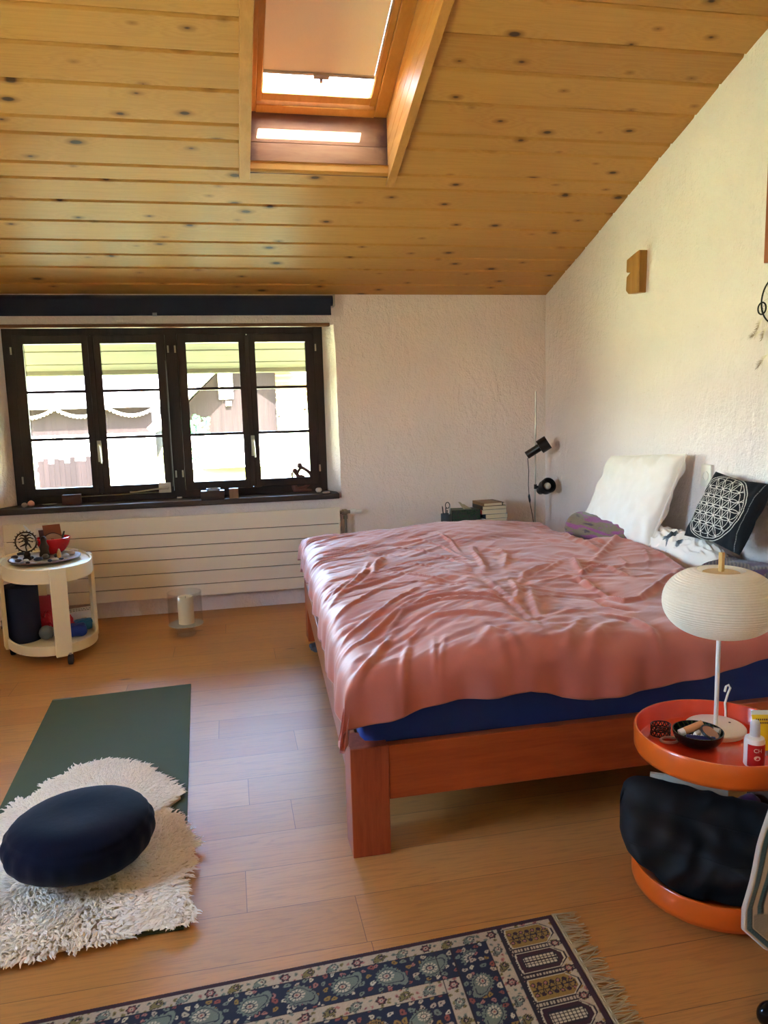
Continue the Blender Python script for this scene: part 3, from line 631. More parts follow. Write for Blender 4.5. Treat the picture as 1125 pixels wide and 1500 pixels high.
def ridged(P, sx, sy, rot, seed):
    c, s = math.cos(rot), math.sin(rot); out = np.empty(len(P))
    for i, (x, y) in enumerate(P):
        u, v = (c*x+s*y)*sx, (-s*x+c*y)*sy; w = noise.noise((u*.6, v*.25, seed+9))
        out[i] = 1-abs(noise.noise((u+w, v+w*1.4, seed)))*2
    return out
def duvet():
    nu, nv = 250, 270; r = .085
    # arc length coordinates: q1 from near hem, q2 from left hem
    V, U = np.meshgrid(np.linspace(0, 1, nv), np.linspace(0, 1, nu), indexing='ij')
    YS = 2.205+U*0+V*(4.74-2.205)
    ztop0 = .655
    # near arc
    L1 = 2.55; L1hang = .14
    a1 = V*(L1+L1hang)             # arc from the near hem
    def roll(q):   # q<0 hanging, returns (plan offset inward, drop)
        th = np.clip(q/r, 0, PI/2)
        off = np.where(q < 0, 0, np.where(q > r*PI/2, r+(q-r*PI/2), r*(1-np.cos(th))))
        drop = np.where(q < 0, r-q, np.where(q > r*PI/2, 0, r*(1-np.sin(th))))
        return off, drop
    # first pass plan positions
    y0 = 2.222
    off1, _ = roll(a1-L1hang); Y = y0+off1
    # far hem rolls off the far edge
    far = 4.70; over = np.clip(Y-(far-r), 0, None); thf = np.clip(over/r, 0, PI/2)
    dropf = np.where(over > r*PI/2, r+(over-r*PI/2), r*(1-np.cos(thf))); Y = np.where(over > 0, far-r+r*np.sin(thf), Y)
    xl = .318+.040*(Y-2.25) ; xr = seglerp(XRT, Y)
    L2hang = np.interp(Y, [2.2, 2.5, 2.9, 3.2, 3.7, 4.3, 4.7], [.12, .10, .11, .07, .05, .06, .07])
    L2hang = L2hang + .012*np.sin(Y*23)+.010*np.sin(Y*9+1)
    a2 = U*((xr-xl)+L2hang+.04)
    off2, drop2 = roll(a2-L2hang); X = xl+off2
    # right edge: rounded lip down on to the mattress
    dr = np.clip((X-(xr-.05))/.05, 0, 1); 
    # puffed top
    num = np.zeros_like(X); den = np.full_like(X, 1e-6)
    for cx, cy, cz, rr in ZTOP:
        k = np.exp(-((X-cx)**2+(Y-cy)**2)/(2*(rr*.62)**2)); num += k*cz; den += k
    Z = (num+.12*ztop0)/(den+.12)
    # folds
    ds = np.zeros_like(X)
    for pts, wd, ht in CREASES:
        W = [pz(x, y, .665) for x, y in pts]; best = np.full(X.shape, 9.0); tt = np.zeros_like(X); L = len(W)-1
        for i in range(L):
            ax, ay, bx, by = W[i].x, W[i].y, W[i+1].x, W[i+1].y; dx, dy = bx-ax, by-ay; l2 = dx*dx+dy*dy+1e-9
            t = np.clip(((X-ax)*dx+(Y-ay)*dy)/l2, 0, 1); d = np.hypot(X-ax-t*dx, Y-ay-t*dy); m = d < best; best = np.where(m, d, best); tt = np.where(m, (i+t)/L, tt)
        prof = np.exp(-(best/(wd*.62))**2)-.35*np.exp(-(best/(wd*1.5))**2)
        ds += ht*1.15*prof*(.25+.75*np.sin(PI*np.clip(tt, .04, .96)))
    # fine wrinkles fanning out from the foot end
    P = np.stack([X.ravel(), Y.ravel()], 1)
    f1 = ridged(P, 3.0, 15, math.radians(35), 1).reshape(X.shape); f2 = ridged(P, 5, 11, math.radians(-20), 5).reshape(X.shape); f3 = ridged(P, 7, 30, math.radians(22), 11).reshape(X.shape)
    wl = 1/(1+np.exp((X-1.25)/.15)); fr = 1/(1+np.exp(-(Y-2.75)/.12))
    ds += (.010*(f1-.5)*wl+.009*(f2-.5)*(1-wl))*(.6+.4*fr) + .0045*(f3-.5)*(.3+.7*wl)*(.6+.4*fr)
    Z = Z+ds*np.exp(-dr*1.5)
    # near hem height follows the picture; the left side hangs over the foot rail
    zh = seglerp(HEM, X); q1 = a1-L1hang
    hang = np.clip(-q1/L1hang, 0, 1); th1 = np.clip(q1/r, 0, PI/2)
    ztop_edge = Z-r*(1-np.sin(th1))*(q1 < r*PI/2)
    Z1 = np.where(q1 < 0, (Z-r)*(1-hang)+np.minimum(zh, Z-r)*hang, ztop_edge); d1 = Z-Z1
    dd = np.maximum(np.maximum(d1, drop2), dropf); dd = np.maximum(dd, .78*np.hypot(d1, np.hypot(drop2, dropf)))
    Zf = Z-dd
    Zf = np.where(dr > 0, Zf-(Zf-.566)*(1-np.sqrt(np.clip(1-dr**2, 0, 1)))*.9, Zf)
    # near skirt bulges outward, sways along the hem; the near-left corner flares
    hangw = np.clip(d1/.18, 0, 1); Y = Y-hangw*(.012+.010*np.sin(X*17)+.006*np.sin(X*41+1))
    X = X-np.clip(drop2/.16, 0, 1)*(.010+.008*np.sin(Y*19)+.006*np.sin(Y*43))
    corner = np.exp(-((V/.05)**2+(U/.05)**2)); X -= .022*corner; Y -= .018*corner; Zf -= .02*corner
    on = (Y > 2.30) & (X > .40+.042*(Y-2.25)) & (Y < 4.6); Zf = np.where(on, np.maximum(Zf, .567), Zf)
    return np.stack([X, Y, Zf], -1)
def cotton(name, c, c2):
    n = N(name); co = n.coord(); w = n.noise(co, 420, 2); m = n.noise(co, 60, 4, .6); big = n.noise(co, 3, 3)
    col = n.mix(big, lin(c), lin(c2)); nm = n.bump(n.math('ADD', n.math('MULTIPLY', w, .2), m), .16, .003)
    return n.done(n.bsdf(col, .52, 0, nm, sheen=.35, spec=.35))
DUV = cotton('dusty_rose_cotton', '#b5614f', '#bd6a57')
tag(obj('duvet', npgrid(duvet()), DUV, smooth=180, solid=.016, weld=False), 'large rumpled dusty rose duvet spread over the blue mattress', 'duvet')
# ------------------------------------------------------------------ pillow, cushion, bolster
def pillow_pts(c, ex, ey, ez, hw, hh, th, n=60, pw=2.6, wr=.004, seed=0, pinch=.0):
    """front and back sheets of a stuffed rectangle; c centre, ex/ey/ez unit axes"""
    out = []
    for s in (1, -1):
        P = np.empty((n, n, 3))
        for j in range(n):
            for i in range(n):
                u, v = -1+2*i/(n-1), -1+2*j/(n-1)
                e = (1-abs(u)**pw)*(1-abs(v)**pw); t = th*max(0, e)**.45
                k = 1-pinch*((1-abs(u))*abs(v)**3+0*(1-abs(v))*abs(u)); k2 = 1-pinch*((1-abs(v))*abs(u)**3)
                w = wr*noise.noise((u*3+seed, v*2.2+u*2, seed+s))+wr*.6*noise.noise((u*7+seed, v*5, s))
                p = c+ex*(u*hw*k2)+ey*(v*hh*k)+ez*(s*(t+(w if e > .02 else 0)*1.5))
                P[j, i] = p
        out.append(P)
    return out
def two_sheets(S, flip=False):
    b = npgrid(S[0]); c = npgrid(S[1]); n = len(b.v); b.add(c.v, [tuple(f[::-1]) for f in c.f]); return b
# white pillow leaning on the wall
P0, P1, P2, P3 = Vector((2.13, 4.42, .60)), Vector((2.16, 3.60, .66)), Vector((2.35, 3.56, 1.13)), Vector((2.33, 4.24, 1.10))
ex = (P1-P0).normalized(); up = ((P3+P2)/2-(P0+P1)/2); ey = (up-ex*up.dot(ex)).normalized(); ez = ex.cross(ey)
cen = (P0+P1+P2+P3)/4
S = pillow_pts(cen, ex, ey, ez, .37, .265, .060, 90, 5.0, .011, 2)
for Q in S:      # parallelogram lean of the top edge
    rel = (Q-np.array(cen))@np.array(ey); Q += np.array(ex)[None, None]*(rel*.10)[..., None]
wh = plain('white_quilted_cotton', '#f0ebe2', .75, bscale=90, bstr=.35, bdist=.003, sheen=.2)
pw_ = obj('pillow', two_sheets(S), wh, smooth=80, weld=True); tag(pw_, 'large white pillow leaning against the right wall behind the patterned bolster', 'pillow')
b = B(); e = [S[0][:, 0], S[0][-1, :], S[0][::-1, -1], S[0][0, ::-1]]; b.tube([Vector(p) for q in e for p in q[:-1:3]], .006, 6, closed=True); q = obj('piping', b, wh, pw_); 
# black cushion printed with interlaced circles
def cushion():
    TL, TR, BL, BR = Vector((2.37, 3.30, 1.075)), Vector((2.385, 2.95, 1.06)), Vector((2.20, 3.37, .765)), Vector((2.23, 2.98, .725))
    c = (TL+TR+BL+BR)/4; ex = ((TR-TL)+(BR-BL)).normalized(); up = (TL+TR-BL-BR); ey = (up-ex*up.dot(ex)).normalized(); ez = ex.cross(ey)
    if ez.x > 0: ez = -ez
    n = 210; col = []; S = pillow_pts(c, ex, ey, ez, .195, .175, .062, n, 2.2, .004, 5, pinch=.10)
    u, v = np.meshgrid(np.linspace(-1, 1, n), np.linspace(-1, 1, n)); X, Y = u*.195+(.030 if ex.y < 0 else -.030), v*.175
    R = .0525; d = np.full(X.shape, 9.0)
    for i in range(-5, 6):
        for j in range(-5, 6):
            cx, cy = R*(i+j*.5), R*j*math.sqrt(3)/2
            if math.hypot(cx, cy) < R*3.05: d = np.minimum(d, np.abs(np.hypot(X-cx, Y-cy)-R))
    rr = np.hypot(X, Y); ink = (d < .0014) & (rr < .1635); ink |= (np.abs(rr-.164) < .0016) | (np.abs(rr-.176) < .0016)
    dash = (np.abs(u*(1 if ex.y < 0 else -1)-.84) < .008) & ((v*40) % 1 < .6); 
    base = np.array(lin('#16171b')[:3]); white = np.array(lin('#d9d5ca')[:3]); grey = np.array(lin('#8a8a88')[:3])
    C0 = np.where(ink[..., None], white, base); C0 = np.where(dash[..., None] & ~ink[..., None], grey, C0); C1 = np.broadcast_to(base, C0.shape)
    return two_sheets(S), np.concatenate([C0.reshape(-1, 3), C1.reshape(-1, 3)])
cb, cc = cushion()
tag(obj('cushion', cb, painted('printed_black_cotton', .85, 300, .2, .001), smooth=80, weld=False, color=cc), 'black cushion printed with a white interlaced circle pattern, leaning on the right wall', 'cushion')
def woven(name, seedv):
    n = N(name); co = n.coord(); w = n.new('ShaderNodeTexVoronoi'); n.put(w.inputs['Vector'], n.mapping(co, (90, 45, 90))); band = n.noise(n.mapping(co, (8, 4, 26)), 1.0, 3, .6, .4)
    olive = n.mix(n.math('GREATER_THAN', w.outputs['Distance'], .42), lin('#5a4a34'), lin('#7a6648'))
    col = n.mix(n.ramp(band, [(.5, (0, 0, 0)), (.54, (1, 1, 1))]), olive, n.mix(n.math('GREATER_THAN', w.outputs['Distance'], .5), lin('#75285f'), lin('#94407c')))
    col = n.mix(n.ramp(band, [(.36, (1, 1, 1)), (.40, (0, 0, 0))]), col, lin('#33192c'))
    return n.done(n.bsdf(col, .8, 0, n.bump(w.outputs['Distance'], .4, .003), sheen=.3))
WOV = woven('purple_olive_weave', 1)
def rollmesh(p, q, r, nlen=50, nseg=48, wob=.006, seed=0):
    p, q = Vector(p), Vector(q); d = (q-p).normalized(); s = Vector((0, 0, 1)).cross(d).normalized(); u = d.cross(s)
    def f(a, t):
        e = min(t, 1-t)/.10; k = math.sqrt(max(0, 1-(1-min(1, e))**2)) if e < 1 else 1
        th = 2*PI*a; rr = r*k*(1+wob/r*noise.noise((math.cos(th)*1.5, math.sin(th)*1.5, t*6+seed)))
        return p.lerp(q, t)+s*(rr*math.cos(th)*1.08)+u*(rr*math.sin(th)*.92)
    return B().grid(f, nseg, nlen)
tag(obj('bolster', rollmesh((2.105, 4.36, .668), (2.225, 3.74, .665), .102), WOV, smooth=80), 'round bolster in purple and olive woven cloth lying in front of the white pillow', 'bolster')
# folded woven blanket along the head end
def blanket():
    def f(u, v):
        y = 2.62+u*1.55; 
        x0 = 2.215+.02*math.sin(y*5) - (.07*max(0, 1-abs(y-2.85)/.45)); x1 = 2.405; th = PI*v
        w = (x1-x0)/2; h = .115+.025*math.exp(-((y-2.82)/.33)**2)+.012*noise.noise((y*7, v*3, 1)); h *= math.sqrt(max(0.0, min(1, min(u, 1-u)/.05)))*.999+.001
        x = (x0+x1)/2-w*math.copysign(abs(math.cos(th))**.7, math.cos(th)); z = .566+h*abs(math.sin(th))**.7 + .006*noise.noise((x*20, y*14, 3))
        return (x, y, max(z, .560))
    return B().grid(f, 120, 40)
def kelim():
    n = N('dark_purple_patterned_weave'); co = n.coord(); ch = n.new('ShaderNodeTexWave'); n.put(ch.inputs['Vector'], n.mapping(co, (1, 1, 1), rot=(0, 0, .6))); ch.inputs['Scale'].default_value = 22; ch.inputs['Distortion'].default_value = 3
    pat = n.noise(n.mapping(co, (5, 5, 5)), 1.5, 3, .5, 1.0); c = n.mix(ch.outputs['Fac'], lin('#3e2a2c'), lin('#6e5648'))
    c = n.mix(n.ramp(pat, [(.55, (0, 0, 0)), (.58, (1, 1, 1))]), c, lin('#43163f')); c = n.mix(n.ramp(pat, [(.36, (1, 1, 1)), (.39, (0, 0, 0))]), c, lin('#541722'))
    return n.done(n.bsdf(c, .85, 0, n.bump(ch.outputs['Fac'], .3, .003), sheen=.2))
tag(obj('blanket', blanket(), kelim(), smooth=80), 'dark purple patterned blanket bunched along the wall under the black cushion', 'blanket')
# crumpled white top with a grey print
def shirt():
    nu, nv = 150, 70; path = [Vector((2.20, 4.05, 0)), Vector((2.19, 3.86, 0)), Vector((2.235, 3.65, 0)), Vector((2.26, 3.45, 0)), Vector((2.26, 3.28, 0)), Vector((2.27, 3.12, 0))]
    hw = [.05, .075, .085, .095, .085, .05]; ht = [.185, .17, .155, .150, .145, .10]
    P = np.empty((nv, nu, 3))
    for i in range(nu):
        t = i/(nu-1)*(len(path)-1); k = min(int(t), len(path)-2); f = t-k; f = f*f*(3-2*f); c = path[k].lerp(path[k+1], f); w = hw[k]*(1-f)+hw[k+1]*f; h = ht[k]*(1-f)+ht[k+1]*f
        e = min(1, min(i, nu-1-i)/8); w *= .35+.65*math.sqrt(e); h *= .2+.8*math.sqrt(e)
        for j in range(nv):
            v = -1+2*j/(nv-1); a = v*PI/2
            fold = .034*(1-abs(noise.noise((c.y*8+v*1.5, v*2.2+c.y*4, 2)))*2.4) + .016*(1-2*abs(noise.noise((c.y*20, v*5, 7))))
            P[j, i] = (c.x+w*math.sin(a)*(1+.15*noise.noise((c.y*9, v*3, 4))), c.y+.015*noise.noise((v*4, c.y*9, 8)), .575+.06*(c.x > 2.21)*0+(h+fold)*max(0, math.cos(a))**.6)
    return P
SP = shirt(); SC = np.empty(SP.shape[:2]+(3,)); SC[:] = lin('#efe9df')[:3]
for j in range(SP.shape[0]):
    for i in range(SP.shape[1]):
        x, y, z = SP[j, i]; q = noise.noise((x*22, y*16, 3))
        if 3.32 < y < 3.74 and x < 2.26 and abs(x-2.215-.03*math.sin(y*9)) < .035 and q > .16: SC[j, i] = lin('#6d7478' if q < .3 else '#3e4246')[:3]
tag(obj('crumpled_top', npgrid(SP), painted('white_jersey', .8, 150, .2, .002), smooth=120, color=SC.reshape(-1, 3), weld=False, solid=.003), 'crumpled white cotton top with a small grey print, lying between duvet and cushion', 'clothing')
# wall socket
sk_ = thing('wall_socket', 'white double wall socket on the right wall above the pillows', 'socket', (XR, 3.49, 1.05))
b = B(); b.box(XR-.014, XR+.01, 3.448, 3.532, .985, 1.10); obj('cover_plate', b, M['white'], sk_, bevel=.004)
b = B(); Mx = Vector((-1, 0, 0)).to_track_quat('Z', 'Y').to_matrix(); b.lathe((XR-.010, 3.49, 1.04), [(0, .0), (.018, .0), (.020, .008), (.026, .008), (.026, 0)], 24, Mx); obj('socket_insert', b, M['white'], sk_)
for dy in (-.007, .007):
    b = B(); b.cyl((XR-.012, 3.49+dy, 1.04), (XR-.0085, 3.49+dy, 1.04), .0025, seg=8); q = obj('pin_hole', b, M['black'], sk_)
b = B(); b.tube([(1.80, 2.243, .540), (1.815, 2.238, .541), (1.83, 2.236, .543)], [.004, .006, .0065], 10); b.tube([(1.83, 2.236, .543), (1.90, 2.24, .53), (1.99, 2.25, .50)], .002, 6)
tag(obj('charging_plug', b, M['white'], smooth=50), 'small white charging plug lying at the duvet hem by the right picture edge', 'cable')
b = B(); b.box(.435, .485, 4.36, 4.42, 0, .045, Matrix.Rotation(.5, 3, 'Z')); b.cyl((.42, 4.36, .04), (.50, 4.40, .04), .016, seg=14); b.cyl((.45, 4.35, .02), (.47, 4.42, .02), .02, seg=14)
tag(obj('gadget', b, plain('grey_plastic', '#54585c', .5), bevel=.004), 'small grey plastic object on the floor under the far foot end of the bed', 'object')
# ------------------------------------------------------------------ yoga mat, sheepskin, round cushion
ym = thing('yoga_mat', 'dark green yoga mat unrolled on the oak floor', 'mat', (-.57, 3.0, 0))
a0, a1, a2, a3 = Vector((-.192, 2.034)), Vector((-.256, 4.01)), Vector((-.94, 3.967)), Vector((-.868, 2.020))
b = B(); nU, nV = 14, 40
def mt(z, e): return lambda u, v: Vector((*((a3.lerp(a0, u)).lerp(a2.lerp(a1, u), v)), z))
P = B(); P.prism([tuple(a0), tuple(a1), tuple(a2), tuple(a3)], .001, .0065)
obj('mat_sheet', P, plain('olive_green_rubber', '#4c5539', .8, bscale=190, bstr=.25, bdist=.001, spec=.3), ym, bevel=.0015)
b = B(); d = (a1-a2).normalized(); n_ = Vector((d.y, -d.x)); o = a2+d*.004
b.prism([tuple(o-n_*.004), tuple(o+d*.085-n_*.004), tuple(o+d*.085+n_*.010), tuple(o+n_*.010)], .0063, .0076); q = obj('sewn_label', b, plain('grey_label', '#7b7f78', .7), ym); q['label'] = 'small grey woven label at the corner'
SK = [(6,1176),(18,1158),(39,1158),(60,1137),(106,1113),(157,1101),(193,1104),(218,1110),(239,1125),(266,1137),(273,1152),(245,1172),(272,1188),(293,1222),(290,1252),(278,1282),(296,1321),(293,1338),(257,1350),(211,1358),(166,1370),(130,1376),(91,1388),(30,1400)]
poly = [(pz(x, y, .045).x, pz(x, y, .045).y) for x, y in SK] + [(-.75, 1.95), (-.95, 1.98), (-1.10, 2.10), (-1.12, 2.35), (-1.05, 2.60), (-1.00, 2.72)]
PA = np.array(poly)
def inside(x, y, P=PA):
    c = False; j = len(P)-1
    for i in range(len(P)):
        if (P[i, 1] > y) != (P[j, 1] > y) and x < (P[j, 0]-P[i, 0])*(y-P[i, 1])/(P[j, 1]-P[i, 1])+P[i, 0]: c = not c
        j = i
    return c
def edged(x, y, P=PA):
    Q = np.roll(P, -1, 0); d = Q-P; t = np.clip(((x-P[:, 0])*d[:, 0]+(y-P[:, 1])*d[:, 1])/(d**2).sum(1), 0, 1); return float(np.hypot(P[:, 0]+t*d[:, 0]-x, P[:, 1]+t*d[:, 1]-y).min())
CT = PA.mean(0); shrink = [tuple(CT+(p-CT)*.93) for p in PA]
ss = thing('sheepskin_rug', 'cream long-haired sheepskin lying across the near half of the green yoga mat', 'rug', (CT[0], CT[1], .0066))
b = B(); b.prism(shrink, .008, .016); obj('hide', b, plain('tanned_hide', '#d8c4a0', .8), ss)
def wool():
    rr = random.Random(11); V = []; F = []; Cc = []
    n = 0; placed = 0
    while placed < 11500:
        x, y = rr.uniform(-1.15, -.13), rr.uniform(1.95, 3.19)
        if not inside(x, y): continue
        e = edged(x, y)
        if e < .022: continue
        placed += 1
        zf = .013
        cx, cy = (-.60, 2.45) if y < 2.68 else (-.55, 2.72)
        d = Vector((x-cx, y-cy, 0)); d = d.normalized() if d.length > 1e-4 else Vector((0, -1, 0))
        sw = Vector((noise.noise((x*5, y*5, 1)), noise.noise((x*5, y*5, 9)), 0))*1.5+Vector((rr.uniform(-.45, .45), rr.uniform(-.45, .45), 0))
        lay = d*.75+sw*.9
        if lay.length < .15: lay = d
        lay.normalize(); L = rr.uniform(.034, .060)*(1.0 if e > .05 else .9); lift = rr.uniform(.45, 1.0) if e > .04 else rr.uniform(.25, .6)
        pts = []; p = Vector((x, y, zf)); dirv = (lay*.6+Vector((0, 0, lift*1.2))).normalized(); side = Vector((-lay.y, lay.x, 0)); ph = rr.uniform(0, 6); K = 5
        for k in range(K):
            pts.append(p+side*.003*math.sin(ph+k*1.9)); t = (k+1)/K; dirv = (dirv+lay*.42+Vector((0, 0, -.22*t))).normalized(); p = p+dirv*(L/K)
        w0 = rr.uniform(.0028, .0052); base = len(V)
        for k, p in enumerate(pts):
            w = w0*(1.0, 1.25, 1.1, .7, .12)[k]; up = Vector((0, 0, 1))
            V += [tuple(p+side*w), tuple(p-side*w), tuple(p+up*w*.9)]
            tone = .80+.2*k/(K-1); g = rr.uniform(.96, 1.04); Cc += [(.83*g, .70*g, .50*g)]*3 if False else [(.95*g, .84*g, .66*g)]*3
        for k in range(K-1):
            q = base+k*3
            for i in range(3):
                j = (i+1) % 3; F.append((q+i, q+j, q+3+j, q+3+i))
        F.append((base+(K-1)*3, base+(K-1)*3+1, base+(K-1)*3+2))
    b = B(); b.v = V; b.f = F; b.mi = [0]*len(F); return b, np.array(Cc)
wb, wc = wool()
tag(obj('fleece', wb, painted('cream_wool', .8, sheen=.4, spec=.2), ss, smooth=120, color=wc, weld=False), kind='stuff')
ZC0 = Vector((-.518, 2.39, .045))
def zafu():
    prof = []; n = 40
    for k in range(n+1):
        t = -PI/2+PI*k/n; c, s = math.cos(t), math.sin(t); prof.append((.226*abs(c)**.62, .090+.086*math.copysign(abs(s)**.85, s)))
    b = B(); seg = 96
    b.lathe((0, 0, 0), [(max(r, 1e-7) if 0 < i < n else 0, z) for i, (r, z) in enumerate(prof)], seg)
    vs = []
    for x, y, z in b.v:
        r = math.hypot(x, y); a = math.atan2(y, x); k = max(0, 1-abs(z-.09)/.085)
        pl = .0035*math.cos(a*22)*k**1.5*(r > .1) - .006*math.exp(-((z-.128)/.006)**2)*(r > .12)
        q = .006*noise.noise((x*6, y*6, z*9)); f = 1+(pl+q)/max(r, .05)
        dz = .008*noise.noise((x*4+3, y*4, 1)) - .012*math.exp(-(r/.10)**2)*(z > .1)
        vs.append((x*f+ZC0.x, y*f*1.0+ZC0.y, z+dz*(z > .03)+ZC0.z+.012*(x/.226)*0))
    b.v = vs; return b
zf = obj('meditation_cushion', zafu(), plain('navy_velvet', '#080d1e', .9, bscale=30, bstr=.15, bdist=.006, sheen=.06, spec=.15), smooth=80)
tag(zf, 'round plump dark navy cushion resting on the sheepskin', 'cushion')
# ------------------------------------------------------------------ candle in a glass
hc = Vector((-.322, 4.955, 0))
b = B(); 
b.lathe(hc, [(0, .001), (.058, .001), (.062, .010), (.056, .030), (.040, .040), (.045, .052), (.092, .062), (.113, .070), (.112, .074), (.105, .076), (.104, .285), (.1065, .288), (.1085, .285), (.109, .074)], 64)
hg = obj('hurricane_glass', b, M['glass'], smooth=50); tag(hg, 'footed clear glass cylinder standing on the floor by the radiator, holding the candle', 'glass vase')
b = B(); b.lathe(hc+Vector((0, 0, .0)), [(0, .0745), (.109, .0745), (.111, .0775), (0, .0775)], 48); q = obj('glass_plate', b, plain('frosted_glass_plate', '#b9b2a6', .25), hg); q['label'] = 'cloudy glass plate'
b = B(); b.lathe(hc+Vector((.004, 0, .0776)), [(0, 0), (.049, 0), (.050, .004), (.050, .172), (.047, .178), (.040, .172), (.02, .166), (0, .165)], 40)
cn = obj('candle', b, plain('ivory_wax', '#e8dab4', .45, spec=.4), smooth=50); tag(cn, 'thick ivory pillar candle inside the clear glass cylinder', 'candle')
b = B(); b.tube([hc+Vector((.004, 0, .242)), hc+Vector((.006, .001, .256))], .0015, 6); q = obj('wick', b, M['black'], cn)
# ------------------------------------------------------------------ persian rug
def rug():
    RO = Vector((.829, 1.842)); ea = Vector((-math.cos(math.radians(2.5)), -math.sin(math.radians(2.5)))); eb = Vector((-math.sin(math.radians(2.6)), -math.cos(math.radians(2.6)))); eb = Vector((-.045, -1)).normalized()
    A = np.concatenate([np.arange(0, 1.62, .0026), np.linspace(1.63, 2.0, 20)]); Bv = np.concatenate([np.arange(0, .46, .0024), np.linspace(.47, 1.25, 40)])
    a, bb = np.meshgrid(A, Bv); P = np.empty(a.shape+(3,)); 
    P[..., 0] = RO.x+ea.x*a+eb.x*bb; P[..., 1] = RO.y+ea.y*a+eb.y*bb
    P[..., 2] = .0065+.0004*np.sin(a*900)*np.sin(bb*900)
    P[0, :, 2] = .001; P[:, 0, 2] = .001; P[-1, :, 2] = .001; P[:, -1, 2] = .001
    c = {k: np.array(lin(v)[:3]) for k, v in dict(mar='#3a1416', ivory='#b5a184', navy='#1b1c2c', green='#6f7663', red='#8e4638', gold='#93702c', dk='#241517', pale='#c4b595', olive='#7b6c36', rose='#a4685a').items()}
    C = np.empty(P.shape); C[:] = c['navy']
    def put(m, k): C[m] = c[k]
    def motif_rosette(x, y, R):   # relative coordinates
        r = np.hypot(x, y); t = np.arctan2(y, x); rr = R*(.85+.15*np.cos(6*t)); put(r < rr*1.12, 'dk'); put(r < rr, 'mar'); put(r < rr*.68, 'rose'); put(r < rr*.4, 'ivory'); put(r < rr*.2, 'mar')
    def paisley(x, y, R, k1='green', k2='navy', k3='ivory'):
        """a scalloped teardrop with a bent tip and an off-centre eye"""
        u, v = x/R, y/R; t = np.arctan2(v, u); r = np.hypot(u, v); tip = np.clip(np.cos(t-.35-.5*np.clip(r-.8, 0, 1)), 0, 1)**7
        out = .78+.62*tip; sc_ = 1+.10*np.cos(17*t)*(1-tip)
        q = r/out; put(q < 1.1*sc_, k2); put(q < sc_, k1); put((q < .80) & (q > .73), k2)
        ex, ey_ = u+.10, v+.05; e = np.hypot(ex, ey_*1.15); te = np.arctan2(ey_, ex)
        put((e < .52) & (np.cos(12*te) > -.3) & (e > .30), 'pale' if k1 == 'green' else k2); put((e < .28), k2); put((e < .20), k3); put(e < .09, 'red')
    rs = np.random.RandomState(4)
    def scatter(mask, cell, kinds, lo, hi, seed):
        rs = np.random.RandomState(seed); na, nb = int(2.0/cell)+1, int(1.25/cell)+1; R1 = rs.rand(nb+2, na+2, 5); ia, ib = (a/cell).astype(int), (bb/cell).astype(int)
        for da in (-1, 0, 1):
            for db in (-1, 0, 1):
                ja, jb = np.clip(ia+da, 0, na), np.clip(ib+db, 0, nb); q = R1[jb, ja]
                X, Y = a-(ja+.2+.6*q[..., 0])*cell, bb-(jb+.2+.6*q[..., 1])*cell; th = q[..., 2]*2*np.pi
                u, v = X*np.cos(th)+Y*np.sin(th), -X*np.sin(th)+Y*np.cos(th); rad = cell*(lo+(hi-lo)*q[..., 3]); d = np.hypot(u/1.5, v+.3*np.abs(u))/rad; k = (q[..., 4]*len(kinds)).astype(int)
                for i, kk in enumerate(kinds):
                    m = mask & (k == i); put(m & (d < 1), kk); put(m & (d < .3), 'dk')
    dlong, dshort = bb, a-.172
    fr = np.minimum(dlong, np.where(a > .172, dshort, -1.0)); main = a > .172
    L = [('band1', .015, .050), ('main', .0525, .150), ('band2', .1525, .195)]
    # field
    fld = main & (np.minimum(dlong, dshort-.0) > .195)
    put(fld, 'navy'); scatter(fld, .026, ['pale', 'ivory', 'green', 'red', 'gold', 'ivory'], .20, .30, 2)
    for i in range(12):
        for j in range(8):
            X, Y = a-(.172+.195+.07+i*.115+(j % 2)*.055), bb-(.195+.055+j*.085)
            m = fld & (np.hypot(X, Y) < .05)
            if m.any(): paisley(np.where(m, X, 9), np.where(m, Y, 9), .030, 'gold' if (i+j) % 2 else 'green', 'dk', 'pale')
    # wide dark border
    s_long = a; inl = main & (dlong > .0525) & (dlong < .150) & (dshort > dlong); ins = main & (dshort > .045) & (dshort < .143) & ~inl & (dlong > .0525)
    wide = inl | ins; put(wide, 'navy'); scatter(wide, .024, ['red', 'gold', 'pale', 'green', 'rose', 'ivory'], .18, .28, 6)
    for k in range(16):
        X, Y = a-(.172+.094+k*.115), bb-.101; X = np.where(inl, X, 9); paisley(-X, -Y if k % 2 else Y, .040)
        X, Y = a-(.172+.094), bb-(.101+.085+k*.10); X = np.where(ins, X, 9); paisley(Y, X, .037)
    # ivory bands
    for d0, d1, sh in ((.015, .050, 0), (.1525, .195, .145)):
        e0, e1 = (0.0, .043) if sh == 0 else (.145, .188)
        m1 = main & (dlong > d0) & (dlong < d1) & (dshort > e0); m2 = main & (dshort > e0) & (dshort < e1) & (dlong > d0); band = m1 | m2
        put(band, 'ivory'); scatter(band, .020, ['green', 'rose', 'green', 'olive'], .16, .24, 8+int(d0*100))
        mid_ = (d0+d1)/2; me = (e0+e1)/2
        for k in range(26):
            x0 = .172+me+k*.0625
            X = np.where(m1, a-x0, 9); Y = bb-mid_
            if k % 3 == 0: motif_rosette(X, Y, .0135)
            else: paisley(X, Y, .0155, 'green' if k % 3 == 1 else 'olive', 'dk', 'ivory')
            if k:
                X = np.where(m2 & ~(m1 & (a > .172+me+.03)), a-(.172+me), 9); Y = bb-(mid_+k*.058)
                if k % 3 == 0: motif_rosette(X, Y, .0135)
                else: paisley(Y, X, .0155, 'green' if k % 3 == 1 else 'olive', 'dk', 'ivory')
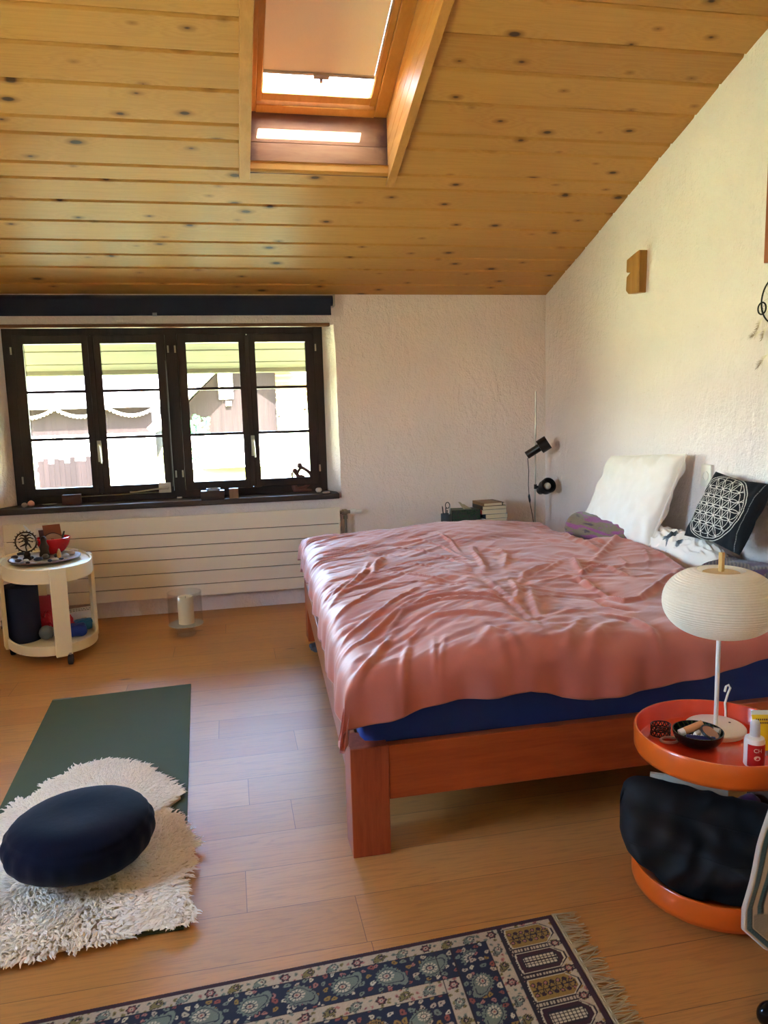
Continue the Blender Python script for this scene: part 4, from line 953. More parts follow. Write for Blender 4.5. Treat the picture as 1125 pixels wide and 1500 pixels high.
    # end panels with hexagons
    end = (a > .016) & (a < .170) & (bb > .015); put(end, 'ivory'); scatter(end, .026, ['gold', 'rose', 'pale', 'olive'], .16, .26, 21)
    for k in range(9):
        yc = .062+k*.093; Y = bb-yc; X = a-.094; hx = .062-np.clip(np.abs(Y)-.010, 0, None)*.9*np.where(X < 0, 1, .25)
        for s_, col in ((1.16, 'dk'), (1.08, 'pale'), (1.0, 'gold' if k % 2 == 0 else 'mar')): put(end & (np.abs(X) < hx*s_) & (np.abs(Y) < .034*s_), col)
        ih = end & (np.abs(X) < hx*.95) & (np.abs(Y) < .032)
        if k % 2 == 0:
            put(ih & (np.abs(Y-.05*X) < .0016), 'dk')
            for i in range(-3, 4):
                for s_ in (-1, 1):
                    u, v = X-i*.017, Y-s_*.0165; put(ih & (np.hypot(u, v) < .0064), 'dk'); put(ih & (np.hypot(u, v) < .004), 'rose' if i % 2 else 'mar'); put(ih & (np.abs(u-.35*v*s_) < .0013) & (np.abs(Y) < .014), 'dk')
        else:
            put(ih & (np.abs(X) < hx*.80) & (np.abs(Y) < .022), 'dk')
            g = (np.abs(((X*1.0+Y*.0) % .0105)-.005) < .0034) & (np.abs((Y % .009)-.0045) < .003); put(ih & g & (np.abs(X) < hx*.72) & (np.abs(Y) < .019), 'pale')
        bd = end & (np.abs(bb-(yc+.0465)) < .0075); put(bd, 'dk'); put(bd & (np.abs(((a*1.0) % .009)-.0045) < .003) & (np.abs(bb-(yc+.0465)) < .0045), 'ivory')
        motif_rosette(np.where(end, a-.034, 9), bb-(yc+.0465), .0125)
    put((a > .163) & (a < .172) & (bb > .015), 'dk'); put((a < .172) & (a > .158) & (bb > .015) & (((bb*1) % .008) < .004), 'dk')
    for d in (.0505, .1512, .196): put(main & (np.abs(dlong-d) < .0014) & (dshort > d-.01), 'dk')
    for d in (.044, .144, .189): put(main & (np.abs(dshort-d) < .0014) & (dlong > .05), 'dk')
    put((bb < .015) | (a < .016), 'mar')
    speck = .88+.2*np.random.RandomState(1).rand(*a.shape)[..., None]; C *= speck
    return P, C.reshape(-1, 3), RO, ea, eb
RP, RC, RO, ea, eb = rug()
rg = thing('persian_rug', 'fringed oriental rug with navy, ivory and gold paisley borders on the oak floor', 'rug', (.1, 1.4, 0))
obj('pile', npgrid(RP), painted('wool_pile', .9, 500, .3, .001, sheen=.15), rg, smooth=60, color=RC, weld=False)
b = B(); rr = random.Random(2)
for k in range(330):
    t = k/330*1.22; base = RO+eb*t; ln = rr.uniform(.055, .078); sw = rr.uniform(-.35, .35)+.25*math.sin(t*31); d = (-ea+eb*sw*.5).normalized(); w = rr.uniform(.0011, .0019); pts = []
    for i in range(5):
        q = base+d*(ln*i/4)+eb*(.006*math.sin(i*1.3+k)*i/4); pts.append((q.x, q.y, .0045+.003*math.sin(i*.9+k*.7)*(i > 0)-.0005*i+.001))
    b.tube(pts, [w*1.2, w, w, w, w*.6], 5)
for i in range(2): b.tube([(RO.x-ea.x*(.004+.006*i)+eb.x*1.24*k/20, RO.y-ea.y*(.004+.006*i)+eb.y*1.24*k/20, .004) for k in range(21)], .003, 6)
tag(obj('fringe', b, plain('cream_fringe_cotton', '#b7a583', .85, var=.12), rg, smooth=60, weld=False), kind='stuff')['label'] = 'cream knotted fringe'
# ------------------------------------------------------------------ oval trolley by the radiator
CC = Vector((-1.130, 4.915)); DA = Vector((.36, -.93)).normalized(); DB = Vector((-DA.y, DA.x)); SA, SB = .385, .255
def oval(a, b_, n=72, p=2.25):
    out = []
    for k in range(n):
        t = 2*PI*k/n; c, s = math.cos(t), math.sin(t); q = CC+DA*(a*math.copysign(abs(c)**(2/p), c))+DB*(b_*math.copysign(abs(s)**(2/p), s)); out.append((q.x, q.y))
    return out
ct = thing('trolley', 'cream plastic oval two-tier trolley on castors, in front of the radiator at the left edge', 'trolley', (CC.x, CC.y, 0))
def tray(z0, z1, zf, name):
    b = B(); o, i = oval(SA, SB), oval(SA-.012, SB-.012); n = len(o)
    vs = [(x, y, z0) for x, y in o]+[(x, y, z1) for x, y in o]+[(x, y, z1) for x, y in i]+[(x, y, zf) for x, y in i]; fs = []
    for r in range(3): fs += [(r*n+k, r*n+(k+1) % n, (r+1)*n+(k+1) % n, (r+1)*n+k) for k in range(n)]
    fs.append(tuple(3*n+k for k in range(n))); fs.append(tuple(range(n))[::-1]); b.add(vs, fs); return obj(name, b, M['cream'], ct, bevel=.003)
CTZ = .560
tray(.485, .570, CTZ-.002, 'top_tray'); tray(.060, .118, .070, 'bottom_tray')
def cleg(dv, sgn, a, nm='leg'):
    d = dv*sgn; s = Vector((-d.y, d.x)); c = CC+d*(a+.004); pts = [c+s*.045-d*.012, c+s*.045+d*.010, c-s*.045+d*.010, c-s*.045-d*.012]
    b = B(); b.prism([tuple(p) for p in pts], .050, .572); return obj(nm, b, M['cream'], ct, bevel=.004)
cleg(DA, 1, SA); cleg(DA, -1, SA); cleg(DB, 1, SB); cleg(DB, -1, SB)
for d, a in ((DA, SA-.03), (-DA, SA-.03), (DB, SB-.03), (-DB, SB-.03)):
    p = CC+d*a+ (Vector((.045, -.035)) if d == DA else Vector((0, 0))); cs = B(); cs.cyl((p.x-.013, p.y, .030), (p.x+.013, p.y, .030), .030, seg=24); q = obj('castor', cs, M['rubber'], ct, bevel=.004); q['label'] = 'black castor wheel'
    cs = B(); cs.cyl((p.x, p.y, .035), (p.x, p.y, .068), .007, seg=10); obj('stem', cs, M['metal'], q)
# plate with stones
PC = pz(66, 816, CTZ+.02); PR = .205
pl_ = plain('grey_glazed_clay', '#a99b90', .4); rim_b = plain('brown_stoneware', '#6e4a38', .5)
b = B(); b.lathe((PC.x, PC.y, CTZ), [(0, 0), (.15, 0), (.165, .003), (PR, .017), (PR+.002, .020), (PR-.004, .022)], 64); bp = obj('plate', b, rim_b, smooth=50); tag(bp, 'large round brown-edged plate with a pale glaze, covered in stones, on the cream trolley', 'plate')
b = B(); b.lathe((PC.x, PC.y, CTZ), [(PR-.004, .0222), (PR-.018, .019), (PR-.024, .014), (.15, .0105), (0, .0105)], 64); q = obj('glaze', b, pl_, bp, smooth=50); q['label'] = 'pale grey glazed inside'
pzf = CTZ+.012
# red bowl and what stands in it
BC = pz(78, 812, pzf+.0); BC = Vector((BC.x, BC.y+.03, pzf))
b = B(); prof = [(0, 0), (.035, 0), (.040, .006)]+[(.040+.062*math.sin(PI/2*t), .006+.098*(1-math.cos(PI/2*t))**.8) for t in [k/14 for k in range(1, 15)]]; inn = [(r-.004, z+.001) for r, z in prof[::-1]]; inn[-1] = (0, .006); inn[-2] = (.03, .006)
b.lathe(BC, prof+inn, 56); tag(obj('bowl', b, plain('glossy_red_ceramic', '#c4121c', .18, var=.02, coat=.4), smooth=60), 'glossy red bowl on the stone plate, holding cards and a wooden scoop', 'bowl')
BT_ = BC.z+.104
def card(px0, px1, y0, y1, tilt, m, nm, dy=0, th=.002, name='card'):
    p, q = py(px0, y0, BC.y+dy), py(px1, y0, BC.y+dy); r = py(px0, y1, BC.y+dy); w, h = q.x-p.x, p.z-r.z; b = B(); R = Matrix.Rotation(tilt, 3, 'X') @ Matrix.Rotation(-.05, 3, 'Y'); b.cbox(((p.x+q.x)/2, BC.y+dy, (p.z+r.z)/2), (w, th, h), R); return b
def cardmat():
    n = N('picture_card_print'); co = n.coord(); xyz = n.new('ShaderNodeSeparateXYZ'); n.put(xyz.inputs[0], co); X, Z = xyz.outputs[0], xyz.outputs[2]
    arch = n.math('ADD', n.math('MULTIPLY', n.math('POWER', n.math('ABSOLUTE', X), 2.0), 9.0), Z)      # curved horizon
    c = n.mix(n.ramp(arch, [(.082, (0, 0, 0)), (.086, (1, 1, 1))]), n.mix(n.noise(co, 40, 3), lin('#c9a983'), lin('#ad8a68')), lin('#8a4d2c'))
    c = n.mix(n.math('COMPARE', arch, .083, .003), c, lin('#3b2417'))
    fig = n.math('MULTIPLY', n.math('LESS_THAN', n.math('ADD', Z, n.math('MULTIPLY', n.noise(co, 60, 2), .05)), .066), n.math('LESS_THAN', n.math('ABSOLUTE', n.math('SUBTRACT', X, .004)), .018)); c = n.mix(fig, c, lin('#8e3a20'))
    return n.done(n.bsdf(c, .5))
tag(obj('card', card(63, 89, 768.5, 800, .18, cardmat(), 0, .02), cardmat(), bevel=.0008), 'brown picture card standing at the front of the red bowl', 'card')
tag(obj('card', card(57, 70, 776, 800, .2, 0, 0, .035), plain('dark_card_back', '#5a3a2c', .5)), 'darker card half hidden behind the brown picture card in the red bowl', 'card')
tag(obj('card', card(53, 66, 773, 800, .2, 0, 0, .045), plain('white_card', '#d9d4cc', .5)), 'pale white card standing at the left back of the red bowl', 'card')
a, c = py(90, 792, BC.y-.01), py(94, 778, BC.y+.01); b = B(); b.tube([a-Vector((.012, 0, .06)), a, a.lerp(c, .6), c], [.004, .006, .011, .008], 12, flat=.6); tag(obj('scoop', b, plain('dark_horn', '#1d1a1c', .35), smooth=60), 'small black horn scoop leaning on the right rim of the red bowl', 'scoop')
# feather leaning across
b = B(); a, c = py(62, 803, BC.y-.06), py(34, 769, BC.y-.10); d = (c-a); s = Vector((.7, -.1, .6)).normalized()
pts = [a+d*t for t in (0, .35, .6, .85, 1)]; ws = [.001, .004, .011, .009, .001]; b.v = []; 
b.add([p+s*w for p, w in zip(pts, ws)]+[p-s*w for p, w in zip(pts, ws)]+[p+Vector((0, -.002, 0)) for p in pts], [(i, i+1, 10+i+1, 10+i) for i in range(4)]+[(5+i, 10+i, 10+i+1, 5+i+1) for i in range(4)]+[(i, 5+i, 5+i+1, i+1) for i in range(4)])
n = N('feather_white_to_brown'); xyz = n.new('ShaderNodeSeparateXYZ'); n.put(xyz.inputs[0], n.coord()); fm = n.done(n.bsdf(n.ramp(n.math('ADD', xyz.outputs[2], n.math('MULTIPLY', n.noise(n.coord(), 60), .01)), [(.055, lin('#4a3527')), (.075, lin('#e3e6ee'))]), .6))
tag(obj('feather', b, fm, smooth=0), 'white tipped brown feather leaning against the red bowl', 'feather')
# dancing figure in a ring
nat = thing('ring_statuette', 'dark bronze statuette of a dancing figure inside a flame-edged ring, on the stone plate', 'statuette', (PC.x-.09, PC.y-.02, pzf))
RCn = py(38, 794, PC.y-.02); RR = .060; bz = plain('dark_bronze', '#3a2a1e', .42, .8)
b = B(); ring = [RCn+Vector((RR*math.cos(2*PI*k/40), 0, RR*math.sin(2*PI*k/40))) for k in range(40)]; b.tube(ring, .0048, 8, closed=True)
for k in range(22):
    t = 2*PI*k/22; p = RCn+Vector((math.cos(t), 0, math.sin(t)))*RR; q = RCn+Vector((math.cos(t), 0, math.sin(t)))*(RR+.013); b.tube([p, q], [.0042, .0015], 6)
obj('flame_ring', b, bz, nat)
b = B(); o = RCn
b.ball(o+Vector((.0, 0, .034)), (.009, .008, .011), 12); b.tube([o+Vector((0, 0, .026)), o+Vector((.001, 0, .012)), o+Vector((.004, 0, -.008))], [.007, .011, .009], 10)
for s_ in (-1, 1):
    b.tube([o+Vector((s_*.008, 0, .022)), o+Vector((s_*.026, 0, .026)), o+Vector((s_*.044, 0, .016))], [.005, .004, .003], 8); b.tube([o+Vector((s_*.006, 0, .018)), o+Vector((s_*.022, -.004, .006)), o+Vector((s_*.040, -.004, -.002))], [.004, .0035, .0025], 8)
    b.tube([o+Vector((0, .002, .034)), o+Vector((s_*.02, .002, .044)), o+Vector((s_*.034, .002, .036))], [.005, .006, .002], 8)
b.tube([o+Vector((.006, 0, -.008)), o+Vector((.018, -.004, -.016)), o+Vector((.026, -.004, -.034)), o+Vector((.030, -.004, -.036))], [.007, .006, .004, .003], 8); b.tube([o+Vector((.002, 0, -.008)), o+Vector((-.010, -.006, -.016)), o+Vector((-.034, -.006, -.026))], [.007, .006, .003], 8); b.tube([o+Vector((.003, 0, -.01)), o+Vector((-.004, 0, -.032)), o+Vector((.0, 0, -.056))], [.006, .004, .004], 8)
obj('dancer', b, bz, nat)
b = B(); b.lathe((RCn.x, PC.y-.02, pzf), [(0, 0), (.024, 0), (.026, .01), (.018, .022), (.020, .036), (.010, RCn.z-pzf-RR+.004), (0, RCn.z-pzf-RR+.006)], 20); obj('pedestal', b, bz, nat)
b = B(); g = Vector((PC.x-.005, PC.y+.02, pzf)); b.lathe(g, [(0, 0), (.028, 0), (.030, .02), (.024, .045), (.028, .07), (.020, .09), (.016, .10), (.019, .115), (.012, .132), (0, .136)], 20, sx=1, sy=.8); vs = []
for x, y, z in b.v: k = 1+.12*noise.noise((x*60, y*60, z*60)); vs.append((g.x+(x-g.x)*k, g.y+(y-g.y)*k, z))
b.v = vs; tag(obj('figurine', b, bz, smooth=60), 'small dark bronze seated figurine between the ring statuette and the red bowl', 'statuette')
# stones, each its own
STN = [  # picture x, y, half sizes mm (x,y,z), colour, label
    (22, 817, 15, 12, 7, '#1b1b20', 'flat black pebble at the far left of the stone plate'), (31, 813, 17, 12, 9, '#15161c', 'glossy black pebble behind the ring statuette foot'), (27, 822, 13, 10, 6, '#3a3b40', 'dark grey pebble at the left front of the stone plate'),
    (38, 822, 12, 9, 6, '#c9c6c0', 'white pebble in front of the ring statuette'), (45, 818, 14, 10, 7, '#2b201e', 'dark brown pebble right of the ring statuette foot'), (41, 825, 9, 8, 5, '#1a1c22', 'small black pebble at the front rim of the stone plate'),
    (56, 820, 19, 11, 8, '#20263c', 'large shiny dark blue stone at the front of the stone plate'), (60, 825, 14, 9, 5, '#b69a94', 'pinkish flat stone below the dark blue stone'), (47, 826, 9, 7, 5, '#aeb0ae', 'pale grey pebble left of the pinkish flat stone'),
    (67, 817, 15, 12, 10, '#6b6252', 'rough grey brown stone below the red bowl'), (73, 822, 9, 8, 6, '#17181d', 'small black round stone at the right front of the plate'), (80, 820, 16, 10, 6, '#d3cba8', 'cream flat stone right of the small black round stone'),
    (82, 815, 9, 8, 8, '#3a2c24', 'brown bead stone below the right side of the red bowl'), (90, 819, 10, 8, 5, '#232838', 'dark blue chip near the right rim of the plate'), (96, 815, 16, 12, 9, '#a7a094', 'smooth grey beige pebble on the right of the plate'),
    (104, 811, 18, 14, 9, '#c4ab8e', 'large sandy pebble near the right rim of the plate'), (108, 808, 20, 12, 8, '#d8cdbb', 'long pale pebble behind the large sandy pebble'), (33, 826, 9, 7, 5, '#8f9096', 'little grey pebble at the left front rim of the plate')]
for i, (x, y, rx, ry, rz, c, lab) in enumerate(STN):
    p = pz(x, y, pzf+rz/1000*.8); b = B(); R = Matrix.Rotation(i*1.3, 3, 'Z'); b.ball((p.x, p.y, pzf+rz/640*.92), (rx/690, ry/690, rz/640), 16, None if i % 2 else Matrix.Rotation(.3, 3, 'Z'), .18, i)
    tag(obj('pebble', b, plain('stone_%d' % i, c, .28 if i % 3 == 0 else .5, var=.25), smooth=80), lab, 'stone', 'stones on the plate')
p = pz(87, 817, pzf); b = B(); b.lathe((p.x, p.y, pzf), [(0, 0), (.012, 0), (.013, .02), (.011, .035), (.006, .052), (0, .058)], 6, rot=.4); tag(obj('crystal', b, plain('amber_crystal', '#b98750', .2, var=.3), smooth=0), 'upright pointed amber crystal in front of the red bowl', 'crystal')
# lower shelf
SZ = .0705
def sh(x, y, z=SZ): return pz(x, y, z)
p0 = sh(34, 938); mp = Vector((p0.x, p0.y+.02, SZ)); mr = .105
b = B(); prof_t = []
sp = []; nT = 150
for k in range(nT):
    t = k/(nT-1); a = t*2*PI*9; sp.append((.012+(mr-.012)*t, a))
out_ = B(); o_pts = [(mp.x+r*math.cos(a), mp.y+r*math.sin(a)) for r, a in sp]
prof = [(0, 0), (mr-.003, 0), (mr, .004), (mr, .476), (mr-.003, .480), (mr*.8, .4795), (mr*.78, .476), (mr*.6, .4795), (mr*.58, .476), (mr*.4, .4795), (mr*.38, .476), (.026, .479), (.024, .47), (.022, .40), (0, .40)]
ZT = py(30, 857, mp.y).z-SZ; prof = [(r, z*ZT/.48) for r, z in prof]; b.lathe(mp, prof, 48)
tag(obj('rolled_mat', b, plain('navy_foam', '#171b38', .8, bscale=160, bstr=.3, bdist=.001), smooth=40), 'dark navy exercise mat rolled up and standing on the lower tier of the cream trolley', 'mat')
def lumps(pts, seed, mat, name, lab, cat):
    b = B()
    def f(u, v): pass
    c = Vector((0, 0, 0)); nrm = B()
    R, rx, ry, rz = pts; n, m = 46, 26; vs = []
    for j in range(m+1):
        th = PI/2*j/m*1.0
        for i in range(n):
            a = 2*PI*i/n; d = Vector((math.cos(th)*math.cos(a), math.cos(th)*math.sin(a), math.sin(th))); k = 1+.35*noise.noise(d*2.1+Vector((seed, 0, 0)))+.25*(1-abs(noise.noise(d*4+Vector((0, seed, 0))))*2.2)*.6
            vs.append((R.x+d.x*rx*k, R.y+d.y*ry*k, R.z+.001+max(0, d.z)*rz*k))
    b.add(vs, [(j*n+i, j*n+(i+1) % n, (j+1)*n+(i+1) % n, (j+1)*n+i) for j in range(m) for i in range(n)]+[tuple(range(n))[::-1]])
    return tag(obj(name, b, mat, smooth=70), lab, cat)
redm = plain('crimson_cloth', '#b5122c', .7, sheen=.2, bscale=60, bstr=.2)
lumps((Vector((*sh(70, 927).xy, SZ)), .085, .07, .12), 3, redm, 'cloth_bundle', 'crumpled crimson cloth bundle beside the rolled navy mat on the trolley', 'cloth')
lumps((Vector((*sh(101, 924).xy, SZ)), .045, .05, .085), 8, plain('crimson_cloth_bright', '#c5202c', .7), 'cloth_bundle', 'small red cloth bundle right of the front trolley leg', 'cloth')
pk = Vector((*sh(64, 915).xy, SZ)); b = B(); b.box(pk.x-.06, pk.x+.06, pk.y+.03, pk.y+.075, SZ, SZ+.185, Matrix.Rotation(.12, 3, 'Y')); tag(obj('yoga_block', b, plain('faded_red_foam', '#a83242', .7), bevel=.006), 'faded red foam block standing behind the crimson cloth on the trolley', 'block')
pn = sh(65, 938); pn = Vector((pn.x, pn.y, SZ)); b = B(); prof = [(0, -.085)]+[(.001+.042*math.sqrt(max(0, 1-((t-.043)/.042)**2)) if t < .07 else .026+.016*abs((t-.085)/.015)**1.5 if t < .10 else .042*math.sqrt(max(0, 1-((t-.127)/.042)**2)), t-.085) for t in [k*.17/40 for k in range(1, 40)]]+[(0, .085)]
Mx = Vector((1, .25, 0)).to_track_quat('Z', 'Y').to_matrix(); b.lathe(pn+Vector((.05, .03, .043)), prof, 32, Mx); tag(obj('massage_ball', b, plain('grey_rubber', '#777a78', .6), smooth=60), 'grey peanut-shaped massage ball lying at the foot of the rolled navy mat', 'ball')
def pouch(c, sx, sy, sz, rz, m, lab, seed):
    b = B(); R = Matrix.Rotation(rz, 3, 'Z'); n = 30
    for s_ in (1, -1):
        def f(u, v):
            x, y = -1+2*u, -1+2*v; e = max(0, (1-abs(x)**4)*(1-abs(y)**4)); z = sz/2+s_*sz/2*e**.4*(1+.15*noise.noise((x*2+seed, y*2, s_))) ; w = R @ Vector((x*sx, y*sy, 0)); return (c.x+w.x, c.y+w.y, c.z+max(.001, z))
        b.grid(f, n, n)
    return tag(obj('pouch', b, m, smooth=70), lab, 'pouch')
pouch(Vector((*sh(113, 931).xy, SZ)), .060, .05, .075, .25, plain('cobalt_nylon', '#13307c', .45, bscale=40, bstr=.3), 'cobalt blue nylon pouch on the front right of the trolley shelf', 2)
pouch(Vector((*sh(124, 921).xy, SZ)), .065, .045, .065, .3, plain('teal_packet', '#136a98', .35, bscale=30, bstr=.3), 'teal blue packet behind the cobalt pouch on the trolley shelf', 5)
p = sh(118, 913); b = B(); b.cbox((p.x, p.y+.02, SZ+.045), (.16, .11, .088), Matrix.Rotation(.3, 3, 'Z')); bk = obj('carton', b, plain('white_carton', '#c9c4ba', .5), bevel=.002); tag(bk, 'white printed carton at the back right of the trolley shelf', 'box')
b = B(); rr = random.Random(6); R = Matrix.Rotation(.3, 3, 'Z')
for r in range(2):
    x = -.065
    while x < .055:
        w = rr.uniform(.008, .016); o = Vector((x+w/2, .01-.04*r, 0)); q = R @ o; b.cbox((p.x+q.x, p.y+.02+q.y, SZ+.0895), (w, .014, .001), R); x += w+.005
q = obj('print', b, plain('black_ink', '#2a2a2c', .5), bk); q['label'] = 'black print on the carton'
b = B(); b.ball((p.x-.10, p.y+.06, SZ+.09), .030, 16); b.cyl((p.x-.10, p.y+.06, SZ), (p.x-.10, p.y+.06, SZ+.09), .022); tag(obj('bottle', b, plain('reddish_brown_plastic', '#7a2e28', .4), smooth=60), 'reddish brown bottle with rounded top behind the front trolley leg', 'bottle')
p = sh(10, 925); lumps((Vector((p.x-.0, p.y+.10, SZ)), .05, .06, .15), 15, plain('dark_navy_fabric', '#1c2138', .8), 'cloth_bundle', 'dark navy cloth behind the left side of the rolled mat on the trolley', 'cloth')
# ------------------------------------------------------------------ orange two-tier side table
TC = Vector((1.332, 1.832)); TR_ = .228
st = thing('side_table', 'round glossy orange two-tray side table beside the bed, bottom right of the photo', 'side table', (TC.x, TC.y, 0))
b = B(); b.lathe((TC.x, TC.y, 0), [(0, .428), (TR_-.020, .428), (TR_-.006, .433), (TR_, .446), (TR_+.001, .498), (TR_-.002, .503), (TR_-.006, .503)], 96); top = obj('top_tray', b, M['orange'], st, smooth=50)
b = B(); b.lathe((TC.x, TC.y, 0), [(TR_-.006, .503), (TR_-.009, .499), (TR_-.010, .450), (TR_-.014, .4455), (0, .445)], 96); q = obj('tray_inside', b, M['red_in'], top, smooth=50); q['label'] = 'glossy red orange inside of the tray'
b = B(); b.lathe((TC.x, TC.y, 0), [(0, .018), (TR_-.024, .018), (TR_-.006, .028), (TR_, .045), (TR_+.001, .096), (TR_-.002, .101), (TR_-.008, .101), (TR_-.010, .058), (0, .056)], 96); obj('bottom_tray', b, M['orange'], st, smooth=50)
for a in (.6, 2.7, 4.8):
    p = TC+Vector((math.cos(a), math.sin(a)))*.16; b = B(); b.cyl((p.x-.008, p.y, .013), (p.x+.008, p.y, .013), .013, seg=18); obj('castor', b, M['rubber'], st)
p = TC+Vector((.13, .150)); b = B(); b.cyl((p.x, p.y, .056), (p.x, p.y, .430), .020, seg=24); obj('post', b, M['orange'], st)
TZ = .4458
# table lamp with a ribbed paper shade
LC = Vector((1.402, 1.940, TZ)); tl = thing('table_lamp', 'white table lamp with a wide ribbed paper lantern shade, on the orange side table', 'lamp', LC)
b = B(); b.lathe(LC, [(0, 0), (.083, 0), (.086, .003), (.086, .013), (.083, .016), (0, .0165)], 64); obj('base', b, M['white'], tl, smooth=40)
b = B(); b.tube([LC+Vector((0, 0, .015)), LC+Vector((0, 0, .3))], .0065, 16); obj('stem', b, M['white'], tl)
b = B(); b.cyl(LC+Vector((.052, .006, .0163)), LC+Vector((.052, .006, .0172)), .0035, seg=10); obj('screw_hole', b, M['black'], tl)
b = B(); R_, Hh, zc_ = .160, .103, .846; prof = []
for k in range(181):
    t = -PI/2+.22+(PI-.22-.34)*k/180; c, s = math.cos(t), math.sin(t); r = R_*abs(c)**.80; z = zc_+Hh*math.copysign(abs(s)**.96, s); r += .0030*abs(math.sin(k*PI/5.0)); prof.append((r, z))
b.lathe((LC.x, LC.y, 0), prof, 120)
n = N('crinkled_white_paper'); co_ = n.coord(); cr = n.noise(n.mapping(co_, (60, 60, 25)), 1.6, 4, .6); vo = n.new('ShaderNodeTexVoronoi'); n.put(vo.inputs['Vector'], n.mapping(co_, (110, 110, 110)))
cc_ = n.mix(cr, lin('#f2e6d2'), lin('#faf2e4')); nb = n.bump(n.math('ADD', n.math('MULTIPLY', cr, .8), n.math('MULTIPLY', vo.outputs[0], .5)), .45, .003)
d1_ = n.new('ShaderNodeBsdfDiffuse'); n.put(d1_.inputs[0], cc_); n.put(d1_.inputs['Normal'], nb); t1_ = n.new('ShaderNodeBsdfTranslucent'); n.put(t1_.inputs[0], cc_); mx_ = n.new('ShaderNodeMixShader'); mx_.inputs[0].default_value = .36; n.put(mx_.inputs[1], d1_.outputs[0]); n.put(mx_.inputs[2], t1_.outputs[0])
obj('lamp_shade', b, n.done(mx_.outputs[0]), tl, smooth=180, weld=False)
b = B(); b.lathe((LC.x, LC.y, 0), [(.052, .935), (.046, .9375), (.030, .938), (.004, .938)], 40); q = obj('top_disc', b, plain('pale_wood_disc', '#cdb184', .6), tl)
b = B(); b.cbox((LC.x, LC.y, .962), (.0125, .0125, .066), Matrix.Rotation(.3, 3, 'Z')); q = obj('finial', b, wood('pale_beech', '#c49a56', '#d9b574', .5, 2), tl, bevel=.0008); q['label'] = 'square pale wooden stick on top'
b = B(); e = Vector((LC.x+.070, LC.y+.050, TZ+.008)); b.tube([e, e+Vector((.004, .006, .02)), e+Vector((-.001, .004, .05)), e+Vector((.006, .002, .08)), e+Vector((.014, .002, .098)), e+Vector((.009, .004, .108)), e+Vector((.002, .006, .103)), e+Vector((.001, .010, .085))], .0034, 10); q = obj('cord', b, M['white'], tl); q['label'] = 'white cord standing up in a loop'
# coconut bowl and its contents
CB = Vector((1.293, 1.868, TZ)); b = B(); pr = [(0, 0), (.028, 0), (.034, .003)]+[(.034+.036*math.sin(PI/2*t), .003+.042*(1-math.cos(PI/2*t))) for t in [k/12 for k in range(1, 13)]]
b.lathe(CB, pr, 48); cbw = obj('coconut_bowl', b, plain('dark_polished_shell', '#0d0d0d', .22), smooth=60); tag(cbw, 'black coconut shell bowl holding small cosmetics on the orange tray', 'bowl')
n = N('leaf_painted_shell'); w_ = n.new('ShaderNodeTexWave'); n.put(w_.inputs['Vector'], n.mapping(n.coord(), (1, 1, 1), rot=(.4, .2, .8))); w_.inputs['Scale'].default_value = 30; w_.inputs['Distortion'].default_value = 4
b = B(); b.lathe(CB, [(pr[-1][0], pr[-1][1]), (.067, .0452)]+[(r-.0035, z+.0025) for r, z in pr[-2:2:-1]]+[(0, .007)], 48); q = obj('bowl_inside', b, n.done(n.bsdf(n.ramp(w_.outputs[0], [(.55, lin('#10140c')), (.85, lin('#3a451c'))]), .2)), cbw, smooth=60); q['label'] = 'dark leaf-patterned glossy inside'
def stick(nm, c0, c1, r, m, lab, cat, cap=None, cm=None):
    b = B(); c0, c1 = Vector(c0), Vector(c1)
    o = thing(nm, lab, cat, (c0+c1)/2)
    k = cap or 0; mid_ = c0.lerp(c1, 1-k); b.cyl(c0, mid_, r, seg=20); obj('tube_body', b, m, o, bevel=.0012)
    if cap:
        b = B(); b.cyl(mid_, c1, r*.98, seg=20); q = obj('cap', b, cm, o, bevel=.0012); q['label'] = 'white cap'
    return o
stick('lip_balm', CB+Vector((.018, .006, .060)), CB+Vector((-.052, .012, .036)), .0105, plain('peach_tube', '#d6955f', .4), 'peach coloured lip balm tube with white end lying across the black bowl', 'lip balm', .22, M['white'])
stick('clear_tube', CB+Vector((.052, -.028, .046)), CB+Vector((.010, .034, .042)), .009, plain('milky_plastic', '#a9a69c', .25), 'milky grey clear tube at the right inside of the black bowl', 'tube')
cp = CB+Vector((.018, -.030, .047)); cpt = thing('powder_compact', 'open black powder compact with skin-toned face in the black bowl', 'compact', cp); R = Matrix.Rotation(.25, 3, 'Y') @ Matrix.Rotation(.42, 3, 'X')
b = B(); b.lathe(cp, [(0, -.004), (.027, -.004), (.029, 0), (.028, .0045), (.0245, .0045), (.024, .003)], 36, R); obj('case', b, M['black'], cpt); b = B(); b.lathe(cp, [(0, .003), (.0242, .003)], 36, R); q = obj('pressed_powder', b, plain('pressed_powder', '#b98a70', .6), cpt); q['label'] = 'skin-toned pressed powder'
b = B(); b.cbox(CB+Vector((-.012, -.012, .038)), (.022, .012, .024), Matrix.Rotation(.5, 3, 'X') @ Matrix.Rotation(.3, 3, 'Z')); tag(obj('small_jar', b, M['white'], bevel=.003), 'small white plastic piece between lip balm and compact in the black bowl', 'jar')
stick('mascara', CB+Vector((-.052, -.022, .040)), CB+Vector((.020, -.052, .036)), .008, plain('navy_tube', '#1a2350', .35), 'navy tube with white print lying at the front of the black bowl', 'tube')
b = B(); d = Vector((.072, -.030, -.004)).normalized()
for k in range(9):
    c = CB+Vector((-.040, -.027, .0475))+d*(.0065*k); b.cbox(c, (.003, .0012, .004 if k % 3 else .0028), Matrix.Rotation(.9, 3, 'X') @ Matrix.Rotation(-.4, 3, 'Z'))
q = obj('print', b, plain('white_ink', '#d8dae0', .5), bpy.data.objects['mascara']); q['label'] = 'white lettering'
